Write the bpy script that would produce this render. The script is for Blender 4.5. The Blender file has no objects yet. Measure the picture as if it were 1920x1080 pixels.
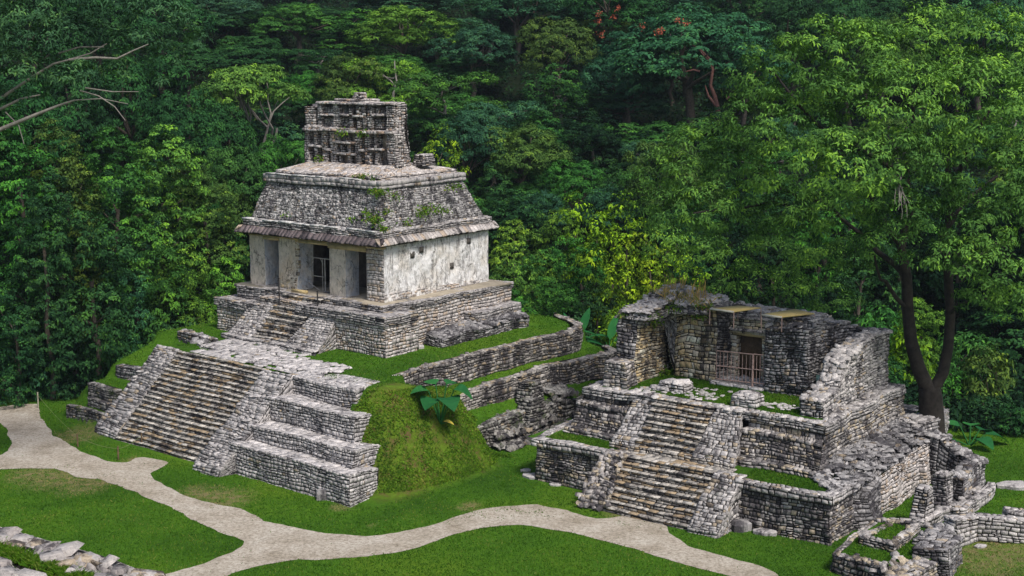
import bpy, math, random
import numpy as np
from mathutils import Vector
from mathutils.geometry import tessellate_polygon
PI = math.pi
R = math.radians
rng = np.random.default_rng(7)
random.seed(7)

# ------------------------------------------------------------------ camera, world, sun, exposure
FPX, HZ, CH = 2550.0, 145.0, 23.0          # focal length and horizon in 1920-wide pixels, camera height
TH = math.atan((540 - HZ) / FPX)
scene = bpy.context.scene
C = bpy.data.collections.new('site')
scene.collection.children.link(C)
cd = bpy.data.cameras.new('camera')
cam = bpy.data.objects.new('camera', cd)
scene.collection.objects.link(cam)
cam.location = (0, 0, CH)
cam.rotation_euler = (PI / 2 - TH, 0, 0)
cd.sensor_width = 36.0
cd.lens = 36.0 * FPX / 1920.0
cd.clip_start = 0.5
cd.clip_end = 3000
scene.camera = cam
SUN_EL, SUN_AZ = 54.0, 32.0                # azimuth: degrees right of the view, measured behind the camera
sd = Vector((math.sin(R(SUN_AZ)) * math.cos(R(SUN_EL)), -math.cos(R(SUN_AZ)) * math.cos(R(SUN_EL)), math.sin(R(SUN_EL))))
w = bpy.data.worlds.new('World')
scene.world = w
w.use_nodes = True
nt = w.node_tree
sky = nt.nodes.new('ShaderNodeTexSky')
sky.sky_type = 'NISHITA'
sky.sun_disc = False
sky.sun_elevation = R(SUN_EL)
sky.sun_rotation = math.atan2(sd.x, sd.y)
sky.air_density = 1.0
sky.dust_density = 3.0
bg = nt.nodes['Background']
bg.inputs['Strength'].default_value = 0.092
nt.links.new(sky.outputs['Color'], bg.inputs['Color'])
sl = bpy.data.lights.new('sun', 'SUN')
sl.energy = 2.5
sl.angle = R(14)
sl.color = (1.0, 0.95, 0.88)
so = bpy.data.objects.new('sun', sl)
scene.collection.objects.link(so)
so.rotation_euler = (-sd).to_track_quat('-Z', 'Y').to_euler()
scene.view_settings.view_transform = 'Standard'
scene.view_settings.look = 'None'
scene.view_settings.exposure = 0.55
scene.view_settings.gamma = 1.0
scene.cycles.max_bounces = 6
scene.cycles.diffuse_bounces = 3
scene.cycles.transparent_max_bounces = 4

# ------------------------------------------------------------------ projection helpers (pixel of the photo -> point of the place on a known plane)
_c, _s = math.cos(TH), math.sin(TH)
def ray(px, py):
    x = (px - 960) / FPX; y = -(py - 540) / FPX
    return np.array([x, _c + y * _s, -_s + y * _c])
def P(px, py, z=0.0):
    r = ray(px, py)
    return np.array([0, 0, CH]) + r * ((z - CH) / r[2])
def D(px, py, d):
    r = ray(px, py)
    return np.array([0, 0, CH]) + r * (d / r[1])
class Frame:
    def __init__(s, o, deg):
        s.o = np.array(o, float); s.a = R(deg); s.c = math.cos(s.a); s.s = math.sin(s.a)
    def loc(s, p):
        d = np.array(p)[..., :2] - s.o[:2]
        return np.stack([d[..., 0] * s.c + d[..., 1] * s.s, -d[..., 0] * s.s + d[..., 1] * s.c], -1)
    def Z(s, px, py, z):
        return s.loc(P(px, py, z))
    def wld(s, l):
        l = np.array(l, float)
        return np.array([s.o[0] + l[0] * s.c - l[1] * s.s, s.o[1] + l[0] * s.s + l[1] * s.c])
FS = Frame(P(381, 875, 0), -39.8)            # the tall temple: x along its front, y into it
FR = Frame(P(1325, 1006, 0), -36.6)          # the ruined temple

# ------------------------------------------------------------------ object helpers
def tag(o, label=None, cat=None, group=None, kind=None):
    if label: o['label'] = label
    if cat: o['category'] = cat
    if group: o['group'] = group
    if kind: o['kind'] = kind
    return o
def empty(name, frame=None, loc=None):
    o = bpy.data.objects.new(name, None)
    C.objects.link(o)
    o.empty_display_size = 0.5
    if frame is not None:
        o.location = (frame.o[0], frame.o[1], 0); o.rotation_euler = (0, 0, frame.a)
    if loc is not None: o.location = loc
    return o
def wob(v, amp=0.045):
    a = np.empty_like(v)
    x, y, z = v[:, 0], v[:, 1], v[:, 2]
    a[:, 0] = np.sin(1.3 * y + 2.1 * z) + .6 * np.sin(3.1 * y - 1.7 * z + 1) + .4 * np.sin(5.3 * z + 1.9 * y)
    a[:, 1] = np.sin(1.1 * x + 1.9 * z + 2) + .6 * np.sin(2.9 * x + 2.3 * z) + .4 * np.sin(6.1 * z - 2.2 * x)
    a[:, 2] = .8 * np.sin(.9 * x + 1.2 * y) + .22 * np.sin(2.3 * x - 1.9 * y + 1) + .06 * np.sin(5.1 * x + 4.1 * y)
    return v + a * amp * .6
class MB:
    """collects geometry, builds ONE mesh object"""
    def __init__(s): s.v = []; s.f = []; s.t = []; s.n = 0; s.m = []
    def add(s, verts, faces, tint, mi=0):
        verts = np.asarray(verts, float).reshape(-1, 3); faces = np.asarray(faces, int)
        s.v.append(verts); s.f.append(faces + s.n); s.n += len(verts)
        t = np.broadcast_to(np.asarray(tint, float), (len(faces),)); s.t.append(t)
        s.m.append(np.full(len(faces), mi))
    def quad(s, p, tint=-1.0, mi=0): s.add(p, [[0, 1, 2, 3]], tint, mi)
    def box(s, lo, hi, tint=.5, mi=0, top=None):
        x0, y0, z0 = lo; x1, y1, z1 = hi
        v = [(x0, y0, z0), (x1, y0, z0), (x1, y1, z0), (x0, y1, z0), (x0, y0, z1), (x1, y0, z1), (x1, y1, z1), (x0, y1, z1)]
        s.hexa(v, tint, mi)
    def hexa(s, v, tint=.5, mi=0):
        s.add(v, [[0, 1, 5, 4], [1, 2, 6, 5], [2, 3, 7, 6], [3, 0, 4, 7], [4, 5, 6, 7], [3, 2, 1, 0]], tint, mi)
    def tube(s, pts, rad, sides=6, tint=.5, mi=0):
        pts = np.asarray(pts, float); n = len(pts)
        rad = np.broadcast_to(rad, (n,))
        d = np.gradient(pts, axis=0); d /= np.linalg.norm(d, axis=1)[:, None] + 1e-9
        up = np.array([0, 0, 1.0]) if abs(d[:, 2]).mean() < .8 else np.array([1.0, 0, 0])
        a = np.cross(d, up); a /= np.linalg.norm(a, axis=1)[:, None] + 1e-9
        b = np.cross(d, a)
        th = np.arange(sides) / sides * 2 * PI
        v = pts[:, None] + (np.cos(th)[None, :, None] * a[:, None] + np.sin(th)[None, :, None] * b[:, None]) * rad[:, None, None]
        i = np.arange(n - 1)[:, None] * sides; j = np.arange(sides)[None]
        f = np.stack([i + j, i + (j + 1) % sides, i + sides + (j + 1) % sides, i + sides + j], -1).reshape(-1, 4)
        s.add(v.reshape(-1, 3), f, tint, mi)
        s.add([pts[-1] + (np.cos(t) * a[-1] + np.sin(t) * b[-1]) * rad[-1] for t in th[[0, 1, 3, 4]]] if sides == 6 else v[-1][:4], [[0, 1, 2, 3]], tint, mi)
    def build(s, name, mats, parent=None, warp=0.0, smooth=False):
        v = np.concatenate(s.v); f = np.concatenate(s.f); t = np.concatenate(s.t)
        if warp: v = wob(v, warp)
        me = bpy.data.meshes.new(name)
        nf = len(f)
        me.vertices.add(len(v)); me.vertices.foreach_set('co', v.ravel().astype('f'))
        me.loops.add(nf * 4); me.loops.foreach_set('vertex_index', f.ravel().astype('i'))
        me.polygons.add(nf); me.polygons.foreach_set('loop_start', (np.arange(nf) * 4).astype('i'))
        at = me.attributes.new('tint', 'FLOAT', 'FACE'); at.data.foreach_set('value', t.astype('f'))
        if not isinstance(mats, (list, tuple)): mats = [mats]
        for m in mats: me.materials.append(m)
        if len(mats) > 1: me.polygons.foreach_set('material_index', np.concatenate(s.m).astype('i'))
        if smooth: me.polygons.foreach_set('use_smooth', np.ones(nf, bool))
        me.update(calc_edges=True); me.validate()
        o = bpy.data.objects.new(name, me); C.objects.link(o)
        if parent is not None: o.parent = parent
        return o

def bil(P4, u, v):
    a, b, c, d = P4
    u = u[..., None]; v = v[..., None]
    return a * (1 - u) * (1 - v) + b * u * (1 - v) + c * u * v + d * (1 - u) * v
def stones(M, P4, ch=.2, ln=.36, dep=.06, gap=.022, jit=.3, tint=(0, 1), mortar=True, drop=0.0, wave=.25, mi=0, back=.04):
    """masonry on the quad BL,BR,TR,TL (seen from outside): every stone a chamfered block over a dark bed"""
    P4 = [np.asarray(p, float) for p in P4]
    W = .5 * (np.linalg.norm(P4[1] - P4[0]) + np.linalg.norm(P4[2] - P4[3]))
    Hh = .5 * (np.linalg.norm(P4[3] - P4[0]) + np.linalg.norm(P4[2] - P4[1]))
    if W < .05 or Hh < .03: return
    nrm = np.cross(P4[1] - P4[0] + P4[2] - P4[3], P4[3] - P4[0] + P4[2] - P4[1]); nrm = nrm / (np.linalg.norm(nrm) + 1e-9)
    if mortar:
        nu, nv = max(2, int(W / .35) + 1), max(2, int(Hh / .35) + 1)
        gu_, gv_ = np.meshgrid(np.linspace(0, 1, nu), np.linspace(0, 1, nv)); i_ = np.arange(nv - 1)[:, None] * nu + np.arange(nu - 1)[None]
        M.add((bil(P4, gu_, gv_) - nrm * .025).reshape(-1, 3), np.stack([i_, i_ + 1, i_ + nu + 1, i_ + nu], -1).reshape(-1, 4), -1.0, mi)
    nr = max(1, int(round(Hh / ch)))
    hs = rng.uniform(.55, 1.5, nr); ve = np.concatenate([[0], np.cumsum(hs) / hs.sum()])
    U0, U1, V0, V1 = [], [], [], []
    for r in range(nr):
        nc = max(1, int(round(W / ln * rng.uniform(.85, 1.15))))
        ls = rng.uniform(.45, 1.7, nc); ue = np.concatenate([[0], np.cumsum(ls) / ls.sum()])
        U0.append(ue[:-1]); U1.append(ue[1:]); V0.append(np.full(nc, ve[r])); V1.append(np.full(nc, ve[r + 1]))
    u0, u1, v0, v1 = map(np.concatenate, (U0, U1, V0, V1))
    big = rng.random(len(u0)) < .2
    if nr > 2 and big.any():
        vm = v0 + (v1 - v0) * rng.uniform(.35, .65, len(v0))
        u0, u1, v0, v1 = np.concatenate([u0, u0[big]]), np.concatenate([u1, u1[big]]), np.concatenate([v0, vm[big]]), np.concatenate([np.where(big, vm, v1), v1[big]])
    dep = dep * .62
    if drop:
        k = rng.random(len(u0)) > drop; u0, u1, v0, v1 = u0[k], u1[k], v0[k], v1[k]
    n = len(u0)
    # courses that wander: v is shifted by a smooth wave of u (zero at the edges of the quad)
    ph = rng.uniform(0, 6, 3)
    def wv(u, v):
        e = np.minimum(1, 4 * v * (1 - v))
        return v + e * wave * .45 * ch / Hh * (np.sin(u * W * 1.3 + ph[0]) + .6 * np.sin(u * W * 3.1 + ph[1]))
    gu, gv = gap / W, gap / Hh
    gU = (.15 + 2.3 * rng.random((n, 4)) ** 2.2) * gu; gV = (.15 + 1.9 * rng.random((n, 4)) ** 2.2) * gv
    cu = np.stack([u0, u1, u1, u0], 1) + gU * np.array([1, -1, -1, 1]); cv = np.stack([v0, v0, v1, v1], 1) + gV * np.array([1, 1, -1, -1])
    su, sv = (u1 - u0)[:, None], (v1 - v0)[:, None]
    iu = np.minimum(.02 / W, .16 * su) * rng.uniform(.2, 1 + jit * 3, (n, 4)); iv = np.minimum(.018 / Hh, .15 * sv) * rng.uniform(.2, 1 + jit * 3, (n, 4))
    fu = cu + iu * np.array([1, -1, -1, 1]); fv = cv + iv * np.array([1, 1, -1, -1])
    d = dep * rng.uniform(.25, 1.0, n)[:, None] * np.ones(4) + dep * rng.uniform(-.18, .18, (n, 4))
    pb = bil(P4, cu, wv(cu, cv)) - nrm * back
    pf = bil(P4, fu, wv(fu, fv)) + nrm * d[..., None]
    V = np.concatenate([pb, pf], 1).reshape(-1, 3)
    b = (np.arange(n) * 8)[:, None, None]
    F = (b + np.array([[0, 1, 5, 4], [1, 2, 6, 5], [2, 3, 7, 6], [3, 0, 4, 7], [4, 5, 6, 7]])[None]).reshape(-1, 4)
    t = np.repeat(rng.uniform(tint[0], tint[1], n), 5)
    M.add(V, F, t, mi)
def rubble(M, P4, n, size=.34, thick=.1, tint=(0, 1), tilt=.35, lift=.03, mi=0, flat=True):
    """loose angular slabs lying on the quad"""
    P4 = [np.asarray(p, float) for p in P4]
    nrm = np.cross(P4[1] - P4[0], P4[3] - P4[0]); nrm /= np.linalg.norm(nrm) + 1e-9
    p = bil(P4, rng.random(n), rng.random(n))
    yaw = rng.uniform(0, 2 * PI, n); tx = rng.normal(0, tilt, n); ty = rng.normal(0, tilt, n)
    ax = np.stack([np.cos(yaw), np.sin(yaw), tx], 1); ax /= np.linalg.norm(ax, axis=1)[:, None]
    az = np.stack([-tx * np.cos(yaw) + ty, -tx * np.sin(yaw) + ty * .3, np.ones(n)], 1) if flat else np.tile(nrm, (n, 1)) + rng.normal(0, tilt, (n, 3))
    az /= np.linalg.norm(az, axis=1)[:, None]
    ay = np.cross(az, ax); ay /= np.linalg.norm(ay, axis=1)[:, None]; ax = np.cross(ay, az)
    sx = size * rng.uniform(.35, .85, n); sy = size * rng.uniform(.3, .6, n); sz = thick * rng.uniform(.4, 1.1, n)
    cs = np.array([[-1, -1], [1, -1], [1, 1], [-1, 1]], float)
    q = cs[None] * rng.uniform(.65, 1.05, (n, 4, 2)); q2 = q * rng.uniform(.7, .92, (n, 4, 1))
    base = p + nrm * lift
    lo = base[:, None] + ax[:, None] * (q[..., :1] * sx[:, None, None]) + ay[:, None] * (q[..., 1:] * sy[:, None, None]) - az[:, None] * sz[:, None, None]
    hi = base[:, None] + ax[:, None] * (q2[..., :1] * sx[:, None, None]) + ay[:, None] * (q2[..., 1:] * sy[:, None, None]) + az[:, None] * (sz[:, None, None] * rng.uniform(.6, 1.2, (n, 4, 1)))
    V = np.concatenate([lo, hi], 1).reshape(-1, 3)
    b = (np.arange(n) * 8)[:, None, None]
    F = (b + np.array([[0, 1, 5, 4], [1, 2, 6, 5], [2, 3, 7, 6], [3, 0, 4, 7], [4, 5, 6, 7]])[None]).reshape(-1, 4)
    M.add(V, F, np.repeat(rng.uniform(tint[0], tint[1], n), 5), mi)
def block(M, c, z0, z1, inset=0.0, sides='0123', top=True, ctop=None, topkw=None, **kw):
    """masonry block over four corners c (front-left, front-right, back-right, back-left); z0/z1 numbers or four values"""
    c = [np.array(p, float) for p in c]
    z0 = [z0] * 4 if np.isscalar(z0) else z0; z1 = [z1] * 4 if np.isscalar(z1) else z1
    if ctop is None:
        m = sum(c) / 4
        ctop = [p + np.sign(m - p) * inset for p in c]
    b = [np.array([c[i][0], c[i][1], z0[i]]) for i in range(4)]; t = [np.array([ctop[i][0], ctop[i][1], z1[i]]) for i in range(4)]
    for k in range(4):
        j = (k + 1) % 4
        if str(k) in sides: stones(M, [b[k], b[j], t[j], t[k]], **kw)
        else: M.quad([b[k], b[j], t[j], t[k]], -1.0)
    if top:
        tk = dict(kw); tk.update(ch=.34, ln=.42, dep=.04); tk.update(topkw or {})
        stones(M, t, **tk)
def rect(x0, y0, x1, y1): return [(x0, y0), (x1, y0), (x1, y1), (x0, y1)]
def ragtop(M, x0, y0, x1, y1, z, n, size=.34, thick=.09, **kw):
    zz = [z] * 4 if np.isscalar(z) else z
    rubble(M, [(x0, y0, zz[0]), (x1, y0, zz[1]), (x1, y1, zz[2]), (x0, y1, zz[3])], n, size, thick, **kw)

# ------------------------------------------------------------------ materials
def new_mat(name):
    m = bpy.data.materials.new(name); m.use_nodes = True
    n = m.node_tree.nodes; b = n['Principled BSDF']
    return m, n, m.node_tree.links, b
def nd(n, t, **kw):
    x = n.new(t)
    for k, v in kw.items(): setattr(x, k, v)
    return x
def noise(n, l, vec, scale, detail=4, rough=.6, dist=0):
    x = n.new('ShaderNodeTexNoise'); x.inputs['Scale'].default_value = scale; x.inputs['Detail'].default_value = detail
    x.inputs['Roughness'].default_value = rough; x.inputs['Distortion'].default_value = dist
    if vec is not None: l.new(vec, x.inputs['Vector'])
    return x.outputs['Fac']
def ramp(n, l, fac, stops, interp='LINEAR'):
    x = n.new('ShaderNodeValToRGB'); e = x.color_ramp; e.interpolation = interp
    while len(e.elements) < len(stops): e.elements.new(.5)
    for el, (p, c) in zip(e.elements, stops):
        el.position = p; el.color = (*c, 1) if len(c) == 3 else c
    l.new(fac, x.inputs['Fac'])
    return x.outputs['Color']
def mix(n, l, fac, a, b, mode='MIX'):
    x = n.new('ShaderNodeMix'); x.data_type = 'RGBA'; x.blend_type = mode
    if hasattr(fac, 'is_linked') or hasattr(fac, 'links'): l.new(fac, x.inputs[0])
    else: x.inputs[0].default_value = fac
    for v, i in ((a, 6), (b, 7)):
        if isinstance(v, tuple): x.inputs[i].default_value = (*v, 1)
        else: l.new(v, x.inputs[i])
    return x.outputs[2]
def math_(n, l, op, a, b=None, clamp=False):
    x = n.new('ShaderNodeMath'); x.operation = op; x.use_clamp = clamp
    for v, i in ((a, 0), (b, 1)):
        if v is None: continue
        if isinstance(v, (int, float)): x.inputs[i].default_value = v
        else: l.new(v, x.inputs[i])
    return x.outputs[0]
def bump(n, l, h, strength, dist, b):
    x = n.new('ShaderNodeBump'); x.inputs['Strength'].default_value = strength; x.inputs['Distance'].default_value = dist
    l.new(h, x.inputs['Height']); l.new(x.outputs['Normal'], b.inputs['Normal'])
def gvec(n, l, scale=(1, 1, 1)):
    g = n.new('ShaderNodeNewGeometry'); mp = n.new('ShaderNodeMapping'); mp.inputs['Scale'].default_value = scale
    l.new(g.outputs['Position'], mp.inputs['Vector'])
    return mp.outputs['Vector'], g

def stone_mat(name, light=(.46, .435, .42), mid=(.25, .235, .235), dark=(.07, .068, .075), warm=(.38, .30, .20), warm_amt=.22, stain=.5, moss=.25, white=.3, scale=1.0, mosscol=(.035, .06, .012)):
    m, n, l, b = new_mat(name)
    v, g = gvec(n, l)
    vs, _ = gvec(n, l, (1.1, 1.1, .22))
    at = nd(n, 'ShaderNodeAttribute', attribute_name='tint')
    t = at.outputs['Fac']
    col = ramp(n, l, t, [(0.0, dark), (.12, mid), (.45, tuple(.5 * (a + c) for a, c in zip(mid, light))), (.8, light), (1.0, tuple(min(.7, a * 1.3) for a in light))])
    # warm stones
    wn = noise(n, l, v, .55 * scale, 3)
    tw = math_(n, l, 'FRACT', math_(n, l, 'MULTIPLY', t, 7.31))
    wf = math_(n, l, 'MULTIPLY', math_(n, l, 'GREATER_THAN', math_(n, l, 'ADD', tw, math_(n, l, 'MULTIPLY', wn, .8)), 1.55 - warm_amt), .75)
    col = mix(n, l, wf, col, warm)
    # grain inside each stone
    gn = noise(n, l, v, 9, 5, .7)
    col = mix(n, l, 1.0, col, ramp(n, l, gn, [(.3, (.55, .55, .56)), (.5, (.95, .95, .95)), (.72, (1.35, 1.33, 1.3))]), 'MULTIPLY')
    # black films of old algae running down, white lime bloom
    sn = noise(n, l, vs, .9 * scale, 6, .72, .4)
    fn = noise(n, l, v, 6.5, 5, .75)
    sm = math_(n, l, 'ADD', sn, math_(n, l, 'MULTIPLY', math_(n, l, 'SUBTRACT', fn, .5), .45))
    sm = math_(n, l, 'ADD', sm, math_(n, l, 'MULTIPLY', math_(n, l, 'SUBTRACT', math_(n, l, 'FRACT', math_(n, l, 'MULTIPLY', t, 3.7)), .5), -.12))
    dk = mix(n, l, 1.0, col, (.2, .19, .21), 'MULTIPLY'); dk = mix(n, l, .35, dk, (.05, .048, .055))
    col = mix(n, l, ramp(n, l, sm, [(.60 - .25 * stain, (0, 0, 0)), (.73 - .25 * stain, (.95, .95, .95))]), col, dk)
    ln_ = noise(n, l, v, 2.3 * scale, 7, .75)
    col = mix(n, l, ramp(n, l, ln_, [(.66 - .12 * white, (0, 0, 0)), (.74 - .1 * white, (.8, .8, .8))]), col, (.56, .545, .53))
    # moss on the tops
    sx = n.new('ShaderNodeSeparateXYZ'); l.new(g.outputs['True Normal'], sx.inputs[0])
    mn = noise(n, l, v, 1.1 * scale, 6, .7)
    mf = math_(n, l, 'MULTIPLY', ramp(n, l, mn, [(.68 - .25 * moss, (0, 0, 0)), (.76 - .22 * moss, (1, 1, 1))]), .85)
    col = mix(n, l, mf, col, mosscol)
    # the bed between the stones
    col = mix(n, l, math_(n, l, 'LESS_THAN', t, -.5), col, (.028, .026, .026))
    l.new(col, b.inputs['Base Color'])
    b.inputs['Roughness'].default_value = .92; b.inputs['Specular IOR Level'].default_value = .2
    bump(n, l, math_(n, l, 'ADD', noise(n, l, v, 14, 6, .7), math_(n, l, 'MULTIPLY', noise(n, l, v, 45, 3), .4)), .8, .05, b)
    return m
M_STONE = stone_mat('limestone', light=(.48, .455, .445), mid=(.3, .285, .285), dark=(.1, .095, .1), stain=.36, moss=.12, white=.35, warm_amt=.2)
M_TEMPLE = stone_mat('temple_limestone', light=(.54, .50, .48), mid=(.37, .34, .325), dark=(.14, .13, .13), warm=(.46, .36, .27), warm_amt=.4, stain=.22, moss=.05, white=.4)
M_TIER = stone_mat('tier_limestone', light=(.50, .475, .47), mid=(.33, .315, .315), dark=(.12, .115, .12), stain=.24, moss=.06, white=.4, warm_amt=.12)
M_STAIR = stone_mat('stair_limestone', light=(.46, .43, .39), mid=(.22, .2, .18), warm=(.33, .23, .12), warm_amt=.38, stain=.42, moss=.16, white=.3, mosscol=(.05, .05, .012))
M_SANCT = stone_mat('sanctuary_limestone', light=(.66, .6, .5), mid=(.52, .46, .37), warm=(.6, .48, .3), warm_amt=.4, stain=.12, moss=.0, white=.4)
M_DARK = stone_mat('blackened_limestone', light=(.42, .405, .405), mid=(.2, .195, .2), stain=.6, moss=.1, white=.55, scale=.6, warm_amt=.2)
M_RUIN = stone_mat('ruin_limestone', light=(.46, .43, .41), mid=(.24, .225, .22), warm=(.46, .38, .26), warm_amt=.38, stain=.6, moss=.1, white=.42, scale=.55)
M_CREAM = stone_mat('cream_limestone', light=(.62, .56, .45), mid=(.44, .37, .27), warm=(.56, .42, .22), warm_amt=.55, stain=.42, moss=.05, white=.2)
M_RETAIN = stone_mat('field_stone', light=(.38, .355, .33), mid=(.2, .185, .18), stain=.5, moss=.3, white=.32, warm_amt=.3)
M_MOSSY = stone_mat('mossy_stone', light=(.32, .31, .29), mid=(.14, .13, .125), stain=.62, moss=.55, white=.3, warm_amt=.2)
M_FRIEZE = stone_mat('carved_stucco', light=(.48, .465, .46), mid=(.3, .29, .29), warm=(.4, .3, .2), warm_amt=.15, stain=.55, moss=.22, white=.75, scale=1.5)
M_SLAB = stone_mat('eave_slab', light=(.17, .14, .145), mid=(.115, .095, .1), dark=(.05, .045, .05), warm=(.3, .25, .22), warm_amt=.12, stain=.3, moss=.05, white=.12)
M_COMB = stone_mat('roof_comb_stone', light=(.56, .52, .5), mid=(.36, .325, .315), warm=(.42, .28, .18), warm_amt=.28, stain=.34, moss=.12, white=.4)

def plaster_mat(name, base=(.66, .63, .6), warmc=(.5, .4, .26), stainc=(.1, .09, .085), stain=.5, cracks=True, blue=0.0):
    m, n, l, b = new_mat(name)
    v, g = gvec(n, l); vs, _ = gvec(n, l, (1.6, 1.6, .3))
    col = ramp(n, l, noise(n, l, v, 2.2, 7, .7), [(.3, tuple(c * .62 for c in base)), (.5, base), (.75, tuple(min(.85, c * 1.2) for c in base))])
    col = mix(n, l, ramp(n, l, noise(n, l, v, .6, 4), [(.5, (0, 0, 0)), (.68, (.7, .7, .7))]), col, warmc)
    if blue: col = mix(n, l, ramp(n, l, noise(n, l, v, 1.4, 6, .7), [(.4, (0, 0, 0)), (.56, (blue, blue, blue))]), col, (.38, .44, .54))
    col = mix(n, l, ramp(n, l, noise(n, l, vs, 1.7, 9, .8, 1.6), [(.64 - .22 * stain, (0, 0, 0)), (.73 - .2 * stain, (.85, .85, .85))]), col, stainc)
    if cracks:
        vo = nd(n, 'ShaderNodeTexVoronoi', feature='DISTANCE_TO_EDGE'); vo.inputs['Scale'].default_value = 1.7
        mp = n.new('ShaderNodeMapping'); mp.inputs['Scale'].default_value = (1, 1, .55)
        nn = n.new('ShaderNodeTexNoise'); nn.inputs['Scale'].default_value = 1.7; nn.inputs['Detail'].default_value = 5
        l.new(v, nn.inputs['Vector'])
        ad = mix(n, l, .9, v, nn.outputs['Color'], 'ADD'); l.new(ad, mp.inputs['Vector']); l.new(mp.outputs['Vector'], vo.inputs['Vector'])
        ck = ramp(n, l, vo.outputs['Distance'], [(0, (.8, .8, .8)), (.02, (.5, .5, .5)), (.05, (0, 0, 0))])
        gate = ramp(n, l, noise(n, l, v, .8, 3), [(.45, (0, 0, 0)), (.58, (1, 1, 1))])
        col = mix(n, l, math_(n, l, 'MULTIPLY', ck, gate), col, (.06, .055, .05))
    at = nd(n, 'ShaderNodeAttribute', attribute_name='tint')
    col = mix(n, l, math_(n, l, 'LESS_THAN', at.outputs['Fac'], -.5), col, (.1, .09, .08))
    l.new(col, b.inputs['Base Color']); b.inputs['Roughness'].default_value = .9; b.inputs['Specular IOR Level'].default_value = .2
    bump(n, l, math_(n, l, 'ADD', noise(n, l, v, 3, 8, .75), math_(n, l, 'MULTIPLY', noise(n, l, v, 14, 6, .7), .3)), .9, .1, b)
    return m
M_WHITE = plaster_mat('white_stucco', base=(.8, .79, .785), warmc=(.68, .62, .54), stain=.6)
M_PIER = plaster_mat('pier_stucco', base=(.62, .55, .47), warmc=(.55, .42, .28), stain=.5, cracks=True)
M_JAMB = plaster_mat('jamb_stucco', base=(.62, .61, .6), warmc=(.4, .34, .26), stain=.45, cracks=True, blue=.75)
M_OCHRE = plaster_mat('ochre_plaster', base=(.5, .4, .24), warmc=(.5, .38, .16), stain=.28, cracks=False)

def flat_mat(name, col, rough=.7, var=.25, scale=3.0, metal=0.0, bmp=.2):
    m, n, l, b = new_mat(name)
    v, g = gvec(n, l)
    c = ramp(n, l, noise(n, l, v, scale, 5, .65), [(.3, tuple(x * (1 - var) for x in col)), (.7, tuple(min(1, x * (1 + var)) for x in col))])
    l.new(c, b.inputs['Base Color']); b.inputs['Roughness'].default_value = rough; b.inputs['Metallic'].default_value = metal
    b.inputs['Specular IOR Level'].default_value = .3
    bump(n, l, noise(n, l, v, scale * 6, 5), bmp, .02, b)
    return m
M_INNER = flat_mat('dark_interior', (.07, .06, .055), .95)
M_WOODDOOR = flat_mat('brown_door_boards', (.13, .085, .05), .8, .4, 4)
M_IRON = flat_mat('dark_iron', (.03, .028, .03), .6)
M_GATE = flat_mat('weathered_pink_gate_paint', (.36, .25, .22), .6, .3, 8)
M_WOOD = flat_mat('pale_weathered_wood', (.42, .4, .37), .8, .3, 6)
M_SHEET = flat_mat('tan_canopy_sheet', (.55, .42, .16), .75, .12, 2)
M_SHEETEDGE = flat_mat('pale_canopy_edge', (.6, .56, .48), .7)
M_SIGN = flat_mat('pale_green_board', (.25, .42, .36), .6, .1)
M_ROPE = flat_mat('pale_rope', (.2, .24, .1), .8)
M_POSTY = flat_mat('post_wood', (.4, .36, .28), .8)

def path_mat():
    m, n, l, b = new_mat('gravel_path')
    v, g = gvec(n, l)
    c = ramp(n, l, noise(n, l, v, .5, 6, .65), [(.3, (.25, .215, .165)), (.5, (.365, .325, .27)), (.72, (.45, .415, .36))])
    c = mix(n, l, 1.0, c, ramp(n, l, noise(n, l, v, 5, 9, .85), [(.4, (.55, .52, .47)), (.5, (1, 1, 1)), (.6, (1.3, 1.3, 1.3))]), 'MULTIPLY')
    c = mix(n, l, ramp(n, l, noise(n, l, v, 13, 3, .6), [(.6, (0, 0, 0)), (.68, (.75, .75, .75))]), c, (.2, .17, .13))
    l.new(c, b.inputs['Base Color']); b.inputs['Roughness'].default_value = .95; b.inputs['Specular IOR Level'].default_value = .15
    bump(n, l, noise(n, l, v, 20, 6, .8), .6, .03, b)
    return m
M_PATH = path_mat()
def lawn_mat():
    m, n, l, b = new_mat('lawn')
    v, g = gvec(n, l)
    a = noise(n, l, v, .11, 4, .6)
    c = ramp(n, l, a, [(.32, (.03, .085, .007)), (.5, (.052, .135, .009)), (.68, (.085, .165, .011))])
    c = mix(n, l, 1.0, c, ramp(n, l, noise(n, l, v, 2.6, 7, .75), [(.3, (.6, .66, .6)), (.5, (1, 1, 1)), (.72, (1.35, 1.28, 1.2))]), 'MULTIPLY')
    c = mix(n, l, 1.0, c, ramp(n, l, noise(n, l, v, 17, 4, .75), [(.3, (.5, .55, .5)), (.5, (1, 1, 1)), (.7, (1.45, 1.35, 1.3))]), 'MULTIPLY')
    dr = nd(n, 'ShaderNodeAttribute', attribute_name='dry')
    df = math_(n, l, 'MULTIPLY', dr.outputs['Fac'], ramp(n, l, noise(n, l, v, 1.6, 6, .75), [(.38, (0, 0, 0)), (.62, (1, 1, 1))]))
    c = mix(n, l, df, c, (.21, .165, .085))
    wl = nd(n, 'ShaderNodeAttribute', attribute_name='wild')
    wc = ramp(n, l, noise(n, l, v, 1.3, 7, .75), [(.38, (.12, .08, .038)), (.48, (.08, .115, .014)), (.66, (.11, .2, .015))])
    c = mix(n, l, wl.outputs['Fac'], c, wc)
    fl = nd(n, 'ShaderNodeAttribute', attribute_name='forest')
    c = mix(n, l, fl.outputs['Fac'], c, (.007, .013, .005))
    l.new(c, b.inputs['Base Color']); b.inputs['Roughness'].default_value = .95; b.inputs['Specular IOR Level'].default_value = .1
    bump(n, l, noise(n, l, v, 9, 7, .8), .9, .08, b)
    return m
M_LAWN = lawn_mat()

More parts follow.
